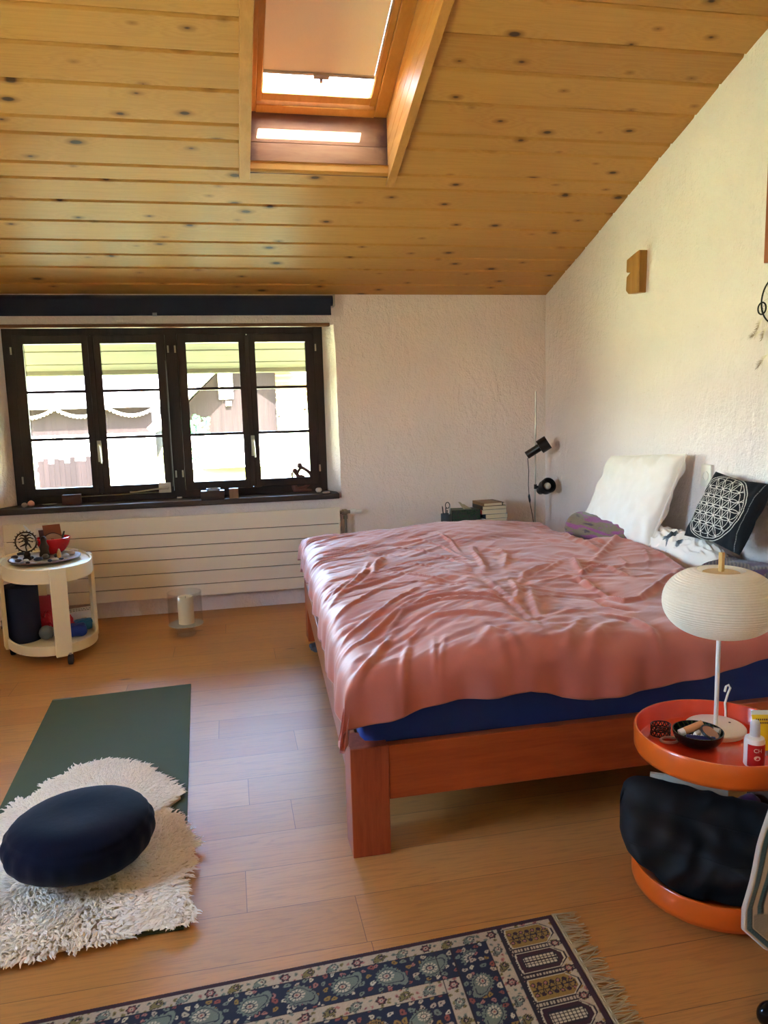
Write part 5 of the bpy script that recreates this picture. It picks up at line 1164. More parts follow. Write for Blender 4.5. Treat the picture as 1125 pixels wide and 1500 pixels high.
# lattice bracelet and pale bangle
BRc = Vector((1.226, 1.953, TZ)); br = B()
for z in (.004, .019, .034): br.tube([BRc+Vector((.029*math.cos(2*PI*k/40), .024*math.sin(2*PI*k/40), z)) for k in range(40)], .0022, 6, closed=True)
for k in range(14):
    for s_ in (-1, 1):
        for z0, z1 in ((.004, .019), (.019, .034)):
            a, c = 2*PI*k/14, 2*PI*(k+.5*s_)/14; br.tube([BRc+Vector((.029*math.cos(a), .024*math.sin(a), z0)), BRc+Vector((.029*math.cos((a+c)/2), .024*math.sin((a+c)/2), (z0+z1)/2)), BRc+Vector((.029*math.cos(c), .024*math.sin(c), z1))], .0016, 5)
tag(obj('bracelet', br, plain('dark_bronze_lattice', '#4a2422', .4, .6), smooth=60), 'dark lattice cuff bracelet standing at the left of the black bowl', 'bracelet')
b = B(); b.tube([Vector((1.228+.026*math.cos(2*PI*k/40), 1.908+.018*math.sin(2*PI*k/40), TZ+.0045)) for k in range(40)], .0042, 8, closed=True); tag(obj('bangle', b, plain('pearly_pink', '#d5a79a', .25), smooth=60), 'pale pink bangle lying flat in front of the lattice bracelet', 'bracelet')
# spray bottle
SPc = Vector((1.366, 1.722, TZ)); sp_ = thing('spray_bottle', 'small white spray bottle with a red label at the right of the orange tray', 'bottle', SPc)
b = B(); b.lathe(SPc, [(0, 0), (.025, 0), (.0265, .003), (.0265, .070), (.024, .079), (.014, .083), (.0125, .088), (0, .088)], 40); obj('bottle_body', b, M['white'], sp_, smooth=50)
b = B(); b.lathe(SPc, [(.0128, .083), (.0135, .086), (.0125, .118), (.0095, .126), (.004, .128), (0, .128)], 32); q = obj('spray_cap', b, plain('milky_cap', '#cfcac2', .3), sp_, smooth=50); q['label'] = 'milky ribbed spray cap'
b = B(); n_ = 28; b.add([SPc+Vector((.0269*math.cos(a), .0269*math.sin(a), z)) for z in (.004, .066) for a in [PI*(1.08+.86*k/(n_-1)) for k in range(n_)]], [(k, k+1, n_+k+1, n_+k) for k in range(n_-1)]); q = obj('paper_label', b, plain('red_label', '#b5231f', .35), sp_); q['label'] = 'red paper label'
def lettering(txt, size, wrap, name, m, parent, lab):
    cu = bpy.data.curves.new('t', 'FONT'); cu.body = txt; cu.size = size; cu.extrude = .00015; o = bpy.data.objects.new('t', cu); COL.objects.link(o); dg = bpy.context.evaluated_depsgraph_get(); me = o.evaluated_get(dg).to_mesh()
    b = B(); b.v = [wrap(v.co.x, v.co.y, v.co.z) for v in me.vertices]; b.f = [tuple(p.vertices) for p in me.polygons]; b.mi = [0]*len(b.f); bpy.data.objects.remove(o); q = obj(name, b, m, parent, smooth=0); q['label'] = lab; return q
AC = math.atan2(-SPc.y, -SPc.x)-.05
def wrapb(x, y, z): a = AC+x/.0272; r = .0272+z; return SPc+Vector((r*math.cos(a), r*math.sin(a), .046+y))
lettering('CH', .0155, wrapb, 'lettering', plain('cream_ink', '#ecdcc6', .5), sp_, 'cream letters CH')
b = B(); b.add([wrapb(.010+.0085*math.cos(2*PI*k/24), -.016+.0065*math.sin(2*PI*k/24), .0002) for k in range(24)], [tuple(range(24))]); q = obj('emblem', b, plain('cream_emblem', '#e6cdb4', .5), sp_, smooth=0); q['label'] = 'pale oval emblem'
# yellow squeeze tube
YT = Vector((1.438, 1.772, TZ)); yt = thing('squeeze_tube', 'yellow squeeze tube with pale crimped end, standing behind the white spray bottle', 'tube', YT); R = Matrix.Rotation(-.12, 3, 'Y') @ Matrix.Rotation(-.5, 3, 'Z')
b = B(); rows = []
for k in range(13):
    t = k/12; z = .018+.100*t; w, d_ = .020+.006*t, .018*(1-t)**.7+.0015; rows.append([YT+R @ Vector((w*math.cos(2*PI*i/28), d_*math.sin(2*PI*i/28), z)) for i in range(28)])
b.add([v for r in rows for v in r], [(k*28+i, k*28+(i+1) % 28, (k+1)*28+(i+1) % 28, (k+1)*28+i) for k in range(12) for i in range(28)]); obj('tube_body', b, plain('yellow_laminate', '#e0b414', .3), yt, smooth=60)
b = B(); b.cbox(YT+R @ Vector((0, 0, .124)), (.053, .0028, .013), R); q = obj('crimp', b, plain('pale_crimp', '#dfe0c8', .35), yt, bevel=.0008); q['label'] = 'pale crimped end'
b = B(); b.lathe(YT, [(0, 0), (.014, 0), (.0145, .002), (.0145, .019), (0, .019)], 24, R); q = obj('cap', b, M['white'], yt); q['label'] = 'white cap'
def wrapy(x, y, z): v = Vector((x-.017, -.0165*max(0, (1-(y+.085-.018)/.1))**.7-.0024-z, .085+y)); return YT+R @ v
lettering('sun', .017, wrapy, 'lettering', plain('brown_ink', '#5a3212', .5), yt, 'dark brown print') if False else None
b = B()
for r_ in range(2):
    for k in range(6): x = -.016+.0052*k; v = [wrapy(.017+x+dx, .018-.009*r_+dz, 0) for dx, dz in ((0, 0), (.0034, 0), (.0034, .005), (0, .005))]; b.add(v, [(0, 1, 2, 3)])
q = obj('print', b, plain('brown_ink', '#5a3212', .5), yt, smooth=0); q['label'] = 'dark brown print'
# things on the lower tray
BZ = .0565
def bag():
    n_, m_ = 60, 56; P = np.empty((m_, n_, 3)); ax = Vector((.875, -.484, 0)); nn = Vector((-.484, -.875, 0))
    for j in range(m_):
        s = j/(m_-1); base = Vector((1.102, 1.890, 0))+ax*(.44*s); e = min(1, s/.10); e2 = min(1, (1-s)/.10); k = (e*(2-e))**.5*(e2*(2-e2))**.5; k = max(k, .03)
        top = .352-.06*s; ctl = [(-.06, BZ+.004), (.085, BZ+.006), (.118, .112), (.128, .170), (.098, .236-.05*s), (.045, .292-.06*s), (.0, top), (-.04, top-.004), (-.07, top-.07), (-.075, .17), (-.07, .09)]
        L = len(ctl)
        for i in range(n_):
            t = i/(n_-1)*L; a = int(t) % L; f = t-int(t); p0, p1, p2, p3 = [ctl[(a+o) % L] for o in (-1, 0, 1, 2)]
            q = [.5*((2*p1[c])+(-p0[c]+p2[c])*f+(2*p0[c]-5*p1[c]+4*p2[c]-p3[c])*f*f+(-p0[c]+3*p1[c]-3*p2[c]+p3[c])*f**3) for c in (0, 1)]
            cz = .21-.03*s; q = [q[0]*(.35+.65*k), cz+(q[1]-cz)*(.55+.45*k)]; q[1] = max(q[1], BZ+.003)
            lean = -.035*max(0, 1-s/.35)*max(0, min(1, (q[1]-.10)/.12))
            w = base+nn*q[0]+ax*lean; fo = .010*(1-abs(noise.noise((s*3+q[1]*6, q[1]*9-s*5, 2)))*2.3)+.008*noise.noise((s*9, q[0]*30, q[1]*20))
            crest = .012*math.exp(-((q[1]-(.285-.16*s))/.010)**2)*(q[0] > 0)-.008*math.exp(-((q[1]-(.315-.16*s))/.014)**2)*(q[0] > 0)
            w += nn*((fo+crest)*(1 if q[0] > 0 else -.3)); zq = q[1]+fo*.4*(q[1] > .1); zl = BZ+.11*(.5+.5*math.cos(PI*min(1, s/.36))); P[j, i] = (w.x, w.y, zq if zq > zl+.04 else zl+.04*math.exp((zq-zl-.04)/.04))
    return P
bg_ = thing('shoulder_bag', 'soft black fabric bag lying in the lower tray of the orange side table', 'bag', (1.22, 1.76, BZ))
bagm = plain('black_nylon', '#08090a', .75, bscale=70, bstr=.2, bdist=.002)
bP = bag(); bb_ = npgrid(bP); mB, nB = bP.shape[:2]; bb_.add([tuple(p) for p in bP[0]], [tuple(range(nB))]); bb_.add([tuple(p) for p in bP[-1]], [tuple(range(nB))]); obj('bag_body', bb_, bagm, bg_, smooth=80)
b = B(); b.tube([tuple(bP[j, 27]+np.array([0, 0, .002])) for j in range(3, mB-3)], .0028, 6); q = obj('piping', b, bagm, bg_)
b = B(); b.tube([tuple(bP[j, 20]+np.array([-.001, -.002, .001])) for j in range(2, mB-3)], .0022, 6); q = obj('seam', b, bagm, bg_)
def book(c0, c1, z0, z1, th, lean, cover, lab, group=None):
    """upright book, spine line from c0 to c1 on the shelf"""
    c0, c1 = Vector((*c0, 0)), Vector((*c1, 0)); d = (c1-c0).normalized(); nn = Vector((d.y, -d.x, 0)); o = thing('book', lab, 'book', ((c0+c1)/2+Vector((0, 0, z0))), 0, group); L = (c1-c0).length
    up = (Vector((0, 0, 1))+nn*lean).normalized(); side = up.cross(d); Rm = Matrix((d, side, up)).transposed(); c = (c0+c1)/2+Vector((0, 0, z0))+up*((z1-z0)/2)
    b = B(); b.cbox(c, (L-.004, th-.004, z1-z0-.004), Rm); q = obj('pages', b, plain('cream_pages', '#d6cbb2', .7), o, bevel=.0005); q['label'] = 'cream page edges'
    b = B()
    for s_ in (-1, 1): b.cbox(c+side*(s_*(th/2-.001)), (L, .002, z1-z0), Rm)
    b.cbox(c-d*(L/2-.001), (.002, th, z1-z0), Rm); obj('cover', b, cover, o, bevel=.0004); return o
book((1.185, 1.925), (1.36, 1.815), BZ+.001, .288, .024, -.10, plain('white_cover', '#dccfae', .5), 'cream book with pale pages standing right behind the black bag')
book((1.20, 1.962), (1.385, 1.846), BZ+.001, .315, .014, -.10, plain('pale_grey_cover', '#d6cbb0', .5), 'pale cream thin book standing behind the thicker cream book in the lower orange tray')
book((1.462, 1.86), (1.50, 1.79), BZ+.001, .36, .02, .0, plain('brown_cover', '#5a4030', .5), 'brown book standing upright at the right back of the lower orange tray')
b = B(); p = Vector((1.422, 1.815, .25)); b.ball(p, (.032, .040, .055), 24, Matrix.Rotation(.5, 3, 'Y'), .12, 3); b.cyl(p-Vector((0, 0, .19)), p, .022); pu = obj('pouch', b, plain('plum_cloth', '#4a1c46', .7, sheen=.3), smooth=70); tag(pu, 'plum purple pouch with a twisted cord between the bag and the right edge', 'pouch')
b = B(); b.tube([p+Vector((.036*math.cos(a)-.0, -.036, .034*math.sin(a)-.01)) for a in [PI*(-.1+1.15*k/24) for k in range(25)]], .0055, 8); q = obj('cord_handle', b, plain('tan_cord', '#a68a5c', .8, bscale=300, bstr=.6), pu); q['label'] = 'tan twisted cord handle'
# striped blanket hanging on a chair at the right edge
chr_ = thing('desk_chair', 'dark swivel chair with glossy black castor, almost wholly beyond the right picture edge', 'chair', (1.50, 1.38, 0))
b = B(); b.box(1.275, 1.72, 1.16, 1.462, .43, .49); obj('seat', b, M['black'], chr_, bevel=.02, seg=3)
b = B(); b.box(1.68, 1.74, 1.2, 1.58, .52, .95); b.box(1.70, 1.72, 1.36, 1.42, .45, .6); obj('backrest', b, M['black'], chr_, bevel=.02, seg=3)
b = B(); b.cyl((1.50, 1.38, .07), (1.50, 1.38, .44), .025); obj('column', b, M['metal'], chr_)
for k in range(4):
    a = PI+.03+math.radians(70)*k; e = Vector((1.50+.325*math.cos(a), 1.38+.325*math.sin(a), 0)); b = B(); b.tube([(1.50, 1.38, .09), (1.50+.2*math.cos(a), 1.38+.2*math.sin(a), .085), (e.x, e.y, .066)], [.028, .022, .016], 12); obj('leg', b, M['black'], chr_)
    b = B(); b.ball((e.x-.018 if k == 0 else e.x, e.y, .030), (.030, .022, .030), 20); b.cyl((e.x, e.y, .03), (e.x, e.y, .066), .008); q = obj('castor', b, plain('glossy_black', '#0c0d0c', .15), chr_); q['label'] = 'glossy black castor'
def blanket2():
    nu, nv = 90, 110; P = np.empty((nv, nu, 3)); C = np.empty((nv, nu, 3)); bl, cr_, dk, gr = [np.array(lin(c)[:3]) for c in ('#3f6674', '#c8b7a4', '#27343c', '#9a8f82')]
    Z = [.075, .10, .167, .221, .289, .375, .46, .50]; Xl = [1.290, 1.225, 1.158, 1.158, 1.178, 1.198, 1.222, 1.236]
    for j in range(nv):
        v = j/(nv-1); s = v*.60
        for i in range(nu):
            u = i/(nu-1)
            if s < .42: z = .082+s; fold = 0; y = 1.475
            else:
                th = min((s-.42)/.05, PI/2); z = .082+.42+.012*math.sin(th)+0; y = 1.475+0; fold = s-.42
            xl = np.interp(z, Z, Xl); x = xl+u*.34; zz = z-.03*u*(v < .05)
            # the upper end lies back over the seat
            if fold > 0: x = x+.10*fold; y = y-0; zz = .505+.004*math.sin(u*20); y = 1.475-fold*.9
            w = .012*math.sin(u*11+v*2)+.006*noise.noise((u*6, v*5, 1)); P[j, i] = (x, y+(w if fold == 0 else 0), zz if fold else max(.07, zz-.035*max(0, (u-.05))*max(0, 1-v*8)))
            q = u*.34+.20*(z-.10)*0; d_ = u*.34
            C[j, i] = cr_ if d_ < .006 else bl if d_ < .020 else dk if d_ < .026 else cr_ if d_ < .042 else bl if d_ < .050 else dk if d_ < .060 else cr_ if d_ < .074 else bl if d_ < .086 else gr
            if z < .20 and d_ > .030: C[j, i] = gr
    return P, C.reshape(-1, 3)
tp, tc = blanket2()
tag(obj('striped_blanket', npgrid(tp), painted('brushed_wool_stripes', .9, 220, .6, .003, sheen=.5), smooth=120, color=tc, weld=False, solid=.012), 'grey beige blanket with blue border stripes hanging at the right picture edge', 'blanket')
# ------------------------------------------------------------------ floor lamp in the corner
fl = thing('floor_lamp', 'slim steel pole lamp with two dark spotlight heads in the corner behind the bed', 'lamp', (2.236, 5.30, 0))
b = B(); b.lathe((2.236, 5.30, 0), [(0, 0), (.12, 0), (.122, .004), (.118, .014), (.02, .02), (0, .02)], 48); obj('base', b, M['darkbrown'], fl)
b = B(); b.tube([(2.236, 5.30, .018), (2.238, 5.30, .8), (2.242, 5.30, 1.517)], .0062, 14); obj('pole', b, M['metal'], fl)
def spot(name, c, d, pts, m, bulb=False):
    c, d = Vector(c), Vector(d).normalized(); Mx = d.to_track_quat('Z', 'Y').to_matrix(); b = B(); b.lathe(c, pts, 40, Mx); h = obj(name, b, m, fl, smooth=40); return h, Mx
c1 = py(786, 658, 5.255); a1_ = py(771, 667, 5.255); d1v = (py(803, 646, 5.215)-py(770, 667, 5.275))
L1 = [(0, -.085), (.027, -.085), (.029, -.082), (.029, .02), (.031, .024), (.052, .026), (.052, .098), (.049, .098), (.048, .04), (.02, .036), (0, .036)]
h1, Mx = spot('lamp_head', c1, d1v, L1, M['darkbrown'])
c2 = py(800, 713, 5.23); d2v = Vector((-.02, -1, -.02))*.9+Vector((.10, 0, .06)); d2v = (CAM-c2).normalized()*.85+Vector((.42, 0, .22))
L2 = [(0, -.10), (.030, -.10), (.032, -.096), (.034, -.03), (.054, -.02), (.057, .045), (.053, .045), (.048, -.008), (.02, -.012), (0, -.012)]
h2, Mx2 = spot('lamp_head', c2, d2v, L2, M['black'])
b = B(); dv = d2v.normalized(); b.ball(c2+dv*.018, (.026, .026, .026), 20); q = obj('bulb', b, plain('opal_bulb', '#d9d2c4', .3), h2); q['label'] = 'opal white bulb'
for c in (c1, c2):
    b = B(); b.cyl((2.240, 5.30, c.z-.004), (c.x, c.y, c.z-.004), .009, seg=14); b.cyl((2.240, 5.30, c.z-.02), (2.240, 5.30, c.z+.014), .011, seg=14); obj('clamp', b, M['black'], fl)
b = B(); cp_ = [py(773, 671, 5.26), py(774.5, 690, 5.27), py(774, 710, 5.28), py(775, 725, 5.285)]; b.tube(cp_, .0028, 8); b.tube([py(776, 735, 5.285), py(780, 755, 5.29), py(782.5, 772, 5.292), Vector((2.232, 5.292, .3)), Vector((2.232, 5.292, .02))], .0028, 8); q = obj('cord', b, M['black'], fl)
b = B(); b.tube([py(775, 724, 5.285), py(775, 727, 5.285), py(776, 733, 5.285), py(776, 736, 5.285)], [.006, .011, .011, .006], 12, flat=.7); obj('cord_switch', b, M['black'], fl)
# ------------------------------------------------------------------ low table behind the bed with books
TZ2 = .545
nt_ = thing('bedside_table', 'low wooden table hidden behind the bed that carries the books and green box', 'table', (1.75, 5.3, 0))
b = B(); b.box(1.44, 2.06, 5.14, 5.47, TZ2-.025, TZ2); obj('table_top', b, wood('plain_oak_top', '#9a7446', '#b48a58', .5, 0), nt_, bevel=.003)
for x in (1.46, 2.0):
    for y in (5.16, 5.41):
        b = B(); b.box(x, x+.04, y, y+.04, 0, TZ2-.025); obj('leg', b, wood('plain_oak_leg', '#9a7446', '#b48a58', .5, 2), nt_)
def lying(x0, x1, y0, y1, z0, z1, rz, cover, lab, pages='#d9cbaa'):
    o = thing('book', lab, 'book', ((x0+x1)/2, (y0+y1)/2, z0), 0, 'books on the low table'); R = Matrix.Rotation(rz, 3, 'Z'); c = Vector(((x0+x1)/2, (y0+y1)/2, (z0+z1)/2)); t = .0022
    b = B(); b.cbox(c+R @ Vector((.002, -.001, 0)), (x1-x0-.006, y1-y0-.006, z1-z0-2*t), R); q = obj('pages', b, plain('book_pages', pages, .7), o); q['label'] = 'cream page edges'
    b = B(); b.cbox(c+Vector((0, 0, (z1-z0)/2-t/2)), (x1-x0, y1-y0, t), R); b.cbox(c-Vector((0, 0, (z1-z0)/2-t/2)), (x1-x0, y1-y0, t), R); b.cbox(c-R @ Vector(((x1-x0)/2-t/2, 0, 0)), (t, y1-y0, z1-z0), R); obj('cover', b, cover, o, bevel=.0006); return o
zz = [TZ2+.001, .575, .605, .640, .672, .700, .722]
bks = [('#b39a6a', 'tan bottom book of the stack behind the bed, lowest in the pile'), ('#d9d3c4', 'cream book second from the bottom of the stack behind the bed'), ('#1f2a33', 'dark covered book in the middle of the stack behind the bed'), ('#cfc8ba', 'pale book with a red spine edge, third from the top of the stack'), ('#2a2220', 'dark notebook just under the brown journal on the stack'), ('#8a623f', 'brown leather journal with elastic lying on top of the book stack')]
for i, (c, lab) in enumerate(bks):
    dx = (.0, -.006, .004, -.012, -.022, -.018)[i]; w = (.175, .178, .172, .185, .185, .165)[i]
    bo = lying(1.805+dx, 1.805+dx+w, 5.20, 5.40, zz[i], zz[i+1]-.0008, (.02, -.04, .03, -.08, .05, .10)[i], plain('cover_%d' % i, c, .5), lab)
    if i == 3:
        b = B(); b.cbox((1.793, 5.30, (zz[i]+zz[i+1])/2), (.004, .196, zz[i+1]-zz[i]-.002), Matrix.Rotation(-.08, 3, 'Z')); q = obj('spine', b, plain('red_spine', '#a02a22', .5), bo); q['label'] = 'red spine'
    if i == 5:
        b = B(); b.cbox((1.93, 5.285, zz[i+1]-.0005), (.006, .203, .003), Matrix.Rotation(.1, 3, 'Z')); b.cbox((1.938, 5.187, (zz[i]+zz[i+1])/2), (.006, .003, .022), Matrix.Rotation(.1, 3, 'Z')); q = obj('elastic_band', b, M['black'], bo); q['label'] = 'dark elastic band'
gx0, gx1 = 1.580, 1.790; tb = thing('tissue_box', 'dark green patterned tissue box left of the book stack, behind the bed', 'box', ((gx0+gx1)/2, 5.3, TZ2))
n = N('green_leaf_print'); nz_ = n.noise(n.coord(), 22, 4, .6, 1.5); gm = n.done(n.bsdf(n.ramp(nz_, [(.38, lin('#12281f')), (.5, lin('#2c4a34')), (.58, lin('#3d3434')), (.66, lin('#1c3a38'))]), .5))
b = B(); R = Matrix.Rotation(-.12, 3, 'Z'); b.cbox(((gx0+gx1)/2, 5.30, TZ2+.066), (gx1-gx0, .12, .128), R); obj('carton', b, gm, tb, bevel=.002)
b = B(); b.grid(lambda u, v: Vector((1.70+.05*(u-.5)-.04*v+.012*math.sin(u*9), 5.29+.03*(v-.5)+.012*math.sin(v*5+u*4), TZ2+.129+.055*v*(1-.5*u))), 14, 10); q = obj('tissue', b, plain('tissue_paper', '#b9a98c', .8), tb, solid=.001); q['label'] = 'tissue sticking out of the box'
pcx, pcy = 1.535, 5.27; pcp = thing('pen_cup', 'dark grey pen cup at the left end behind the bed, beside the green box', 'cup', (pcx, pcy, TZ2))
b = B(); b.lathe((pcx, pcy, TZ2), [(0, .001), (.037, .001), (.038, .004), (.038, .105), (.035, .105), (.034, .008), (0, .006)], 32); obj('cup', b, plain('grey_mesh', '#40444a', .5), pcp)
for i, (dx, dy, h, c, lab) in enumerate([(-.022, .0, .165, '#17181a', 'black pen leaning left in the grey pen cup'), (.012, .01, .185, '#1d1d20', 'dark scissors handle arc in the grey pen cup'), (.026, -.004, .175, '#b8bcc2', 'silver pen at the right of the grey pen cup'), (.002, .012, .155, '#2b3140', 'dark blue pencil in the middle of the grey pen cup')]):
    b = B(); p = Vector((pcx+dx*.5, pcy+dy*.5, TZ2+.009)); q_ = Vector((pcx+dx*1.25, pcy+dy, TZ2+h))
    if i == 1:
        b.tube([p, p.lerp(q_, .7)], .004, 8); cc = q_+Vector((0, 0, -.02)); b.tube([cc+Vector((.016*math.cos(2*PI*k/20), 0, .022*math.sin(2*PI*k/20))) for k in range(20)], .003, 6, closed=True)
    else: b.tube([p, q_-(q_-p).normalized()*.012, q_], [.0042, .0042, .0012], 8)
    tag(obj('scissors' if i == 1 else 'pen', b, plain('pen_%d' % i, c, .4), smooth=50), lab, 'scissors' if i == 1 else 'pen')
# ------------------------------------------------------------------ on the right wall
wbk = B(); y0, y1, z0, z1 = 3.992, 4.262, 2.045, 2.262
W = XR-.052
wbk.add([(X, y, z) for X in (W, XR+.01) for y, z in ((4.262, 2.258), (4.264, 2.185), (4.222, 2.178), (4.260, 2.160), (4.266, 2.080), (4.236, 2.058), (4.120, 2.050), (4.119, 2.290), (4.18, 2.278))], [tuple(range(9)), tuple(range(9, 18))]+[(i, (i+1) % 9, 9+(i+1) % 9, 9+i) for i in range(9)])
tag(obj('wooden_block', wbk, wood('golden_block_wood', '#8a5c26', '#b07f3e', .45, 2, .8), bevel=.006), 'chunky golden wooden block with a notch, fixed high on the right wall', 'wall decoration')
pf = thing('picture_frame', 'reddish wooden picture frame just entering at the right edge, high on the wall', 'frame', (XR, 2.88, 2.04))
for y0, y1, z0, z1 in ((3.06, 3.10, 2.03, 2.55), (2.62, 2.66, 2.03, 2.55), (2.66, 3.06, 2.03, 2.07), (2.66, 3.06, 2.51, 2.55)):
    b = B(); b.box(XR-.028, XR+.008, y0, y1, z0, z1); obj('frame_bar', b, wood('red_frame_wood', '#8a4424', '#a85c34', .5, 2), pf, bevel=.003)
b = B(); b.box(XR-.012, XR+.008, 2.655, 3.065, 2.065, 2.515); q = obj('print', b, plain('plain_cream_print', '#d8cbb0', .6), pf); q['label'] = 'plain cream sheet'
dc = thing('dream_catcher', 'dream catcher of two hoops with brown and white feathers on the right wall', 'wall decoration', (XR-.03, 3.02, 1.80))
DX = XR-.03; n2 = N('black_white_wrap'); at = n2.new('ShaderNodeTexWave'); n2.put(at.inputs['Vector'], n2.mapping(n2.coord(), (1, 1, 1))); at.inputs['Scale'].default_value = 6; wrapm = n2.done(n2.bsdf(n2.ramp(at.outputs[0], [(.48, lin('#101012')), (.52, lin('#d9d2c6'))], 'CONSTANT'), .7))
for cy, cz, r, nm in ((2.995, 1.86, .105, 'hoop'), (3.095, 1.833, .026, 'small_hoop')):
    b = B(); b.tube([(DX, cy+r*math.cos(2*PI*k/48), cz+r*math.sin(2*PI*k/48)) for k in range(48)], .0035, 8, closed=True); h = obj(nm, b, wrapm, dc)
    b = B(); k_ = 9 if r > .05 else 4
    for k in range(k_):
        a, c = 2*PI*k/k_, 2*PI*(k*1.0+k_/2.4)/k_; b.tube([(DX, cy+r*math.cos(a), cz+r*math.sin(a)), (DX, cy+r*math.cos(c), cz+r*math.sin(c))], .0006, 4)
    q = obj('web', b, plain('fine_thread', '#b9b0a0', .8), h)
b = B(); b.ball((DX, 3.095, 1.833), .004, 10); q = obj('bead', b, M['black'], dc); q['label'] = 'small black bead'
n3 = N('feather_cream_to_brown'); x3 = n3.new('ShaderNodeSeparateXYZ'); n3.put(x3.inputs[0], n3.coord('Generated')); fm3 = n3.done(n3.bsdf(n3.ramp(n3.math('ADD', x3.outputs[1], n3.math('MULTIPLY', n3.noise(n3.coord(), 90, 3), .3)), [(.45, lin('#efe8da')), (.75, lin('#ab9684')), (1, lin('#6b5546'))]), .8))
def feather(p, d, L, w):
    p, d = Vector(p), Vector(d).normalized(); s = Vector((1, 0, 0)).cross(d).normalized(); b = B(); rr = random.Random(int(p.z*1000))
    b.tube([p, p+d*L*.5, p+d*L], [.0012, .001, .0004], 5)
    for k in range(26):
        t = k/25; c = p+d*L*(.05+.95*t); ww = w*math.sin(PI*min(1, t*.9+.12))**.7
        for sg in (-1, 1):
            tip = c+s*sg*ww*rr.uniform(.75, 1.1)+d*L*.22+Vector((-rr.uniform(0, .012), 0, 0)); b.add([c, c+d*L*.05, tip], [(0, 1, 2)])
    obj('feather', b, fm3, dc, smooth=0)
for p, d, L, w in [((DX, 3.085, 1.795), (0, .55, -.8), .075, .020), ((DX, 3.085, 1.735), (0, 1, -.30), .085, .022), ((DX, 3.06, 1.75), (0, .45, -.9), .06, .016), ((DX, 3.04, 1.63), (0, .75, -.65), .09, .020)]: feather(p, d, L, w)
for y, z0, z1 in ((3.085, 1.735, 1.807), (3.06, 1.75, 1.80), (3.04, 1.63, 1.76)):
    b = B(); b.tube([(DX, y, z1), (DX, y, z0)], .0007, 4); obj('string', b, plain('cord_white', '#cfc7b8', .8), dc)
# ------------------------------------------------------------------ on the window sill
SZ2 = .8145
def sill(x, y): return pz(x, y, SZ2)
def rock(x, y, r, c, lab, seed, cat='stone', nm='pebble', grp='stones on the window sill'):
    p = sill(x, y); b = B(); b.ball((p.x, p.y, SZ2+r[2]*.93), r, 16, None, .22, seed); tag(obj(nm, b, plain('sill_'+nm+str(seed), c, .5, var=.2), smooth=80), lab, cat, grp)
rock(36, 743, (.020, .016, .016), '#c9c4bf', 'small whitish stone at the far left end of the window sill', 31)
rock(46, 742, (.024, .018, .021), '#c08a82', 'pink quartz stone next to the whitish one on the sill', 32)
p = sill(73, 741); b = B(); b.lathe((p.x, p.y, SZ2), [(0, 0), (.03, 0), (.047, .010), (.049, .013), (.045, .012), (.028, .005), (0, .005)], 32, sy=.7); tag(obj('shallow_dish', b, plain('shell_dish', '#8d8a80', .35), smooth=50), 'shallow grey shell dish on the sill left of the brown box', 'dish')
p = sill(105, 739); b = B(); b.box(p.x-.062, p.x+.062, p.y-.0, p.y+.05, SZ2, SZ2+.068, Matrix.Rotation(.03, 3, 'Z')); tag(obj('wooden_box', b, wood('red_brown_box', '#4a2a20', '#5f382a', .4, 0), bevel=.002), 'small red brown wooden box on the sill below the left casement', 'box')
p = sill(263, 730); b = B(); b.box(p.x-.018, p.x+.018, p.y, p.y+.02, SZ2, SZ2+.011); tag(obj('eraser', b, M['white'], bevel=.002), 'little white block on the sill below the window mullion', 'block')
p = sill(312, 732); hb = thing('incense_box', 'dark wooden box with a round opening on top, on the sill under the third casement', 'box', (p.x, p.y+.04, SZ2))
b = B(); b.box(p.x-.082, p.x+.082, p.y, p.y+.085, SZ2, SZ2+.062); obj('box_body', b, wood('dark_walnut', '#2c1c18', '#412a22', .4, 0), hb, bevel=.003)
b = B(); b.lathe((p.x+.005, p.y+.042, SZ2+.0622), [(0, .004), (.030, .005), (.044, .014), (.048, .016), (.05, .012), (.046, 0), (0, 0)], 32, sy=.75); q = obj('metal_bowl', b, plain('bluish_pewter', '#8f99b0', .3, .7), hb); q['label'] = 'shiny bluish metal dish'
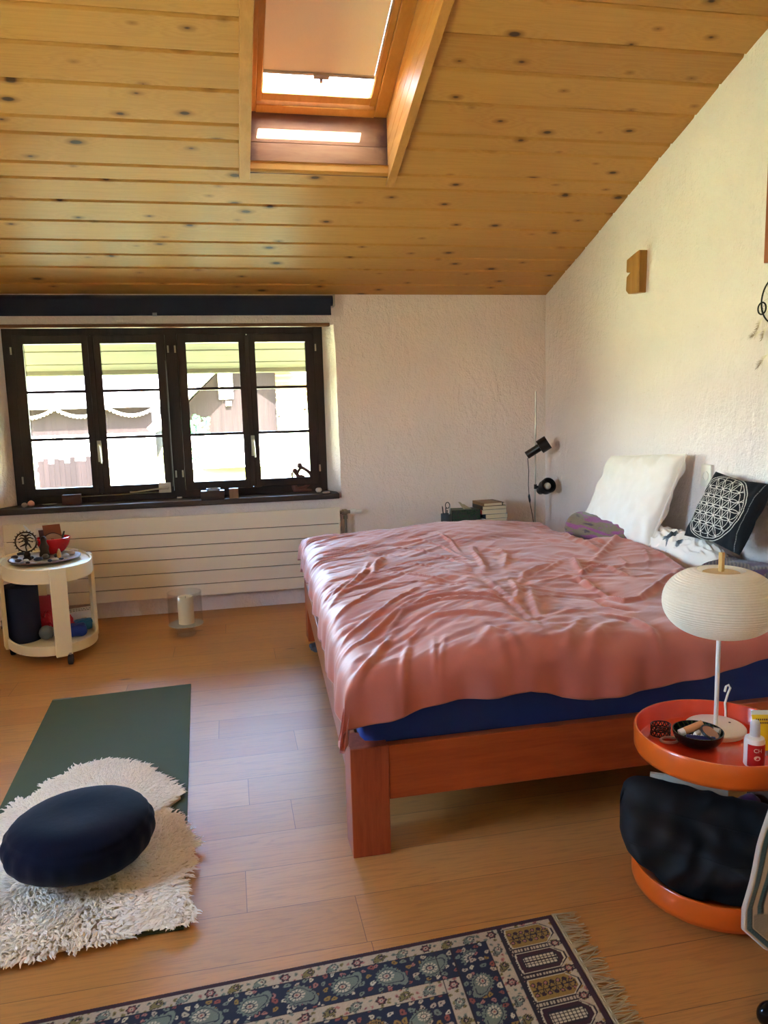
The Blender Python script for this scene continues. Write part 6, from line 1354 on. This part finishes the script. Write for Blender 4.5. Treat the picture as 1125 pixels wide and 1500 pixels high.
p = sill(343, 730); b = B(); b.box(p.x-.032, p.x+.032, p.y, p.y+.05, SZ2, SZ2+.070); tag(obj('wooden_block', b, wood('pale_brown_cube', '#6a4c38', '#866450', .5, 2), bevel=.002), 'pale brown wooden cube on the sill right of the dark box', 'block')
p = sill(441, 720); scu = B(); Y = p.y+.01
def P2(x, y, dy=0): v = py(x, y, Y); return Vector((v.x, Y+dy, max(v.z, SZ2+.008)))
def cs(x, y): return P2(230+x*.2578, 470+y*.2578)
scu.ball(cs(810, 822), .021, 18); scu.ball(cs(783, 852), .020, 18)
def sp(pts, r): 
    out = []; rs = []
    for i in range(len(pts)-1):
        for k in range(6):
            t = k/6; p0, p1, p2, p3 = [Vector(pts[min(max(i+o, 0), len(pts)-1)]) for o in (-1, 0, 1, 2)]
            out.append(.5*((2*p1)+(-p0+p2)*t+(2*p0-5*p1+4*p2-p3)*t*t+(-p0+3*p1-3*p2+p3)*t**3)); rs.append((r[i]*(1-t)+r[i+1]*t)*1.4)
    out.append(Vector(pts[-1])); rs.append(r[-1]*1.3); scu.tube(out, rs, 10)
sp([cs(783, 858), cs(800, 880), cs(795, 905), cs(780, 935), cs(795, 965), cs(830, 972), cs(880, 968)], [.010, .011, .012, .016, .018, .014, .006])
sp([cs(812, 828), cs(845, 845), cs(872, 870), cs(874, 905), cs(850, 938), cs(815, 950), cs(790, 955)], [.010, .009, .010, .011, .010, .010, .012])
sp([cs(768, 860), cs(768, 880), cs(772, 900)], [.006, .005, .004]); sp([cs(800, 885), cs(820, 882), cs(840, 885)], [.009, .008, .004]); sp([cs(815, 835), cs(800, 860), cs(800, 885)], [.009, .008, .009])
sp([cs(785, 972), cs(840, 976), cs(880, 972)], [.010, .012, .006])
tag(obj('sculpture', scu, plain('reddish_carved_wood', '#5a3430', .45), smooth=70), 'reddish carved sculpture of two entwined abstract figures at the right of the sill', 'sculpture')
rock(467, 721, (.024, .016, .018), '#b9aaa2', 'whitish shell stone at the right end of the sill beside the sculpture', 41); rock(478, 723, (.028, .018, .010), '#a8948c', 'flat pinkish stone at the very right corner of the sill', 42)
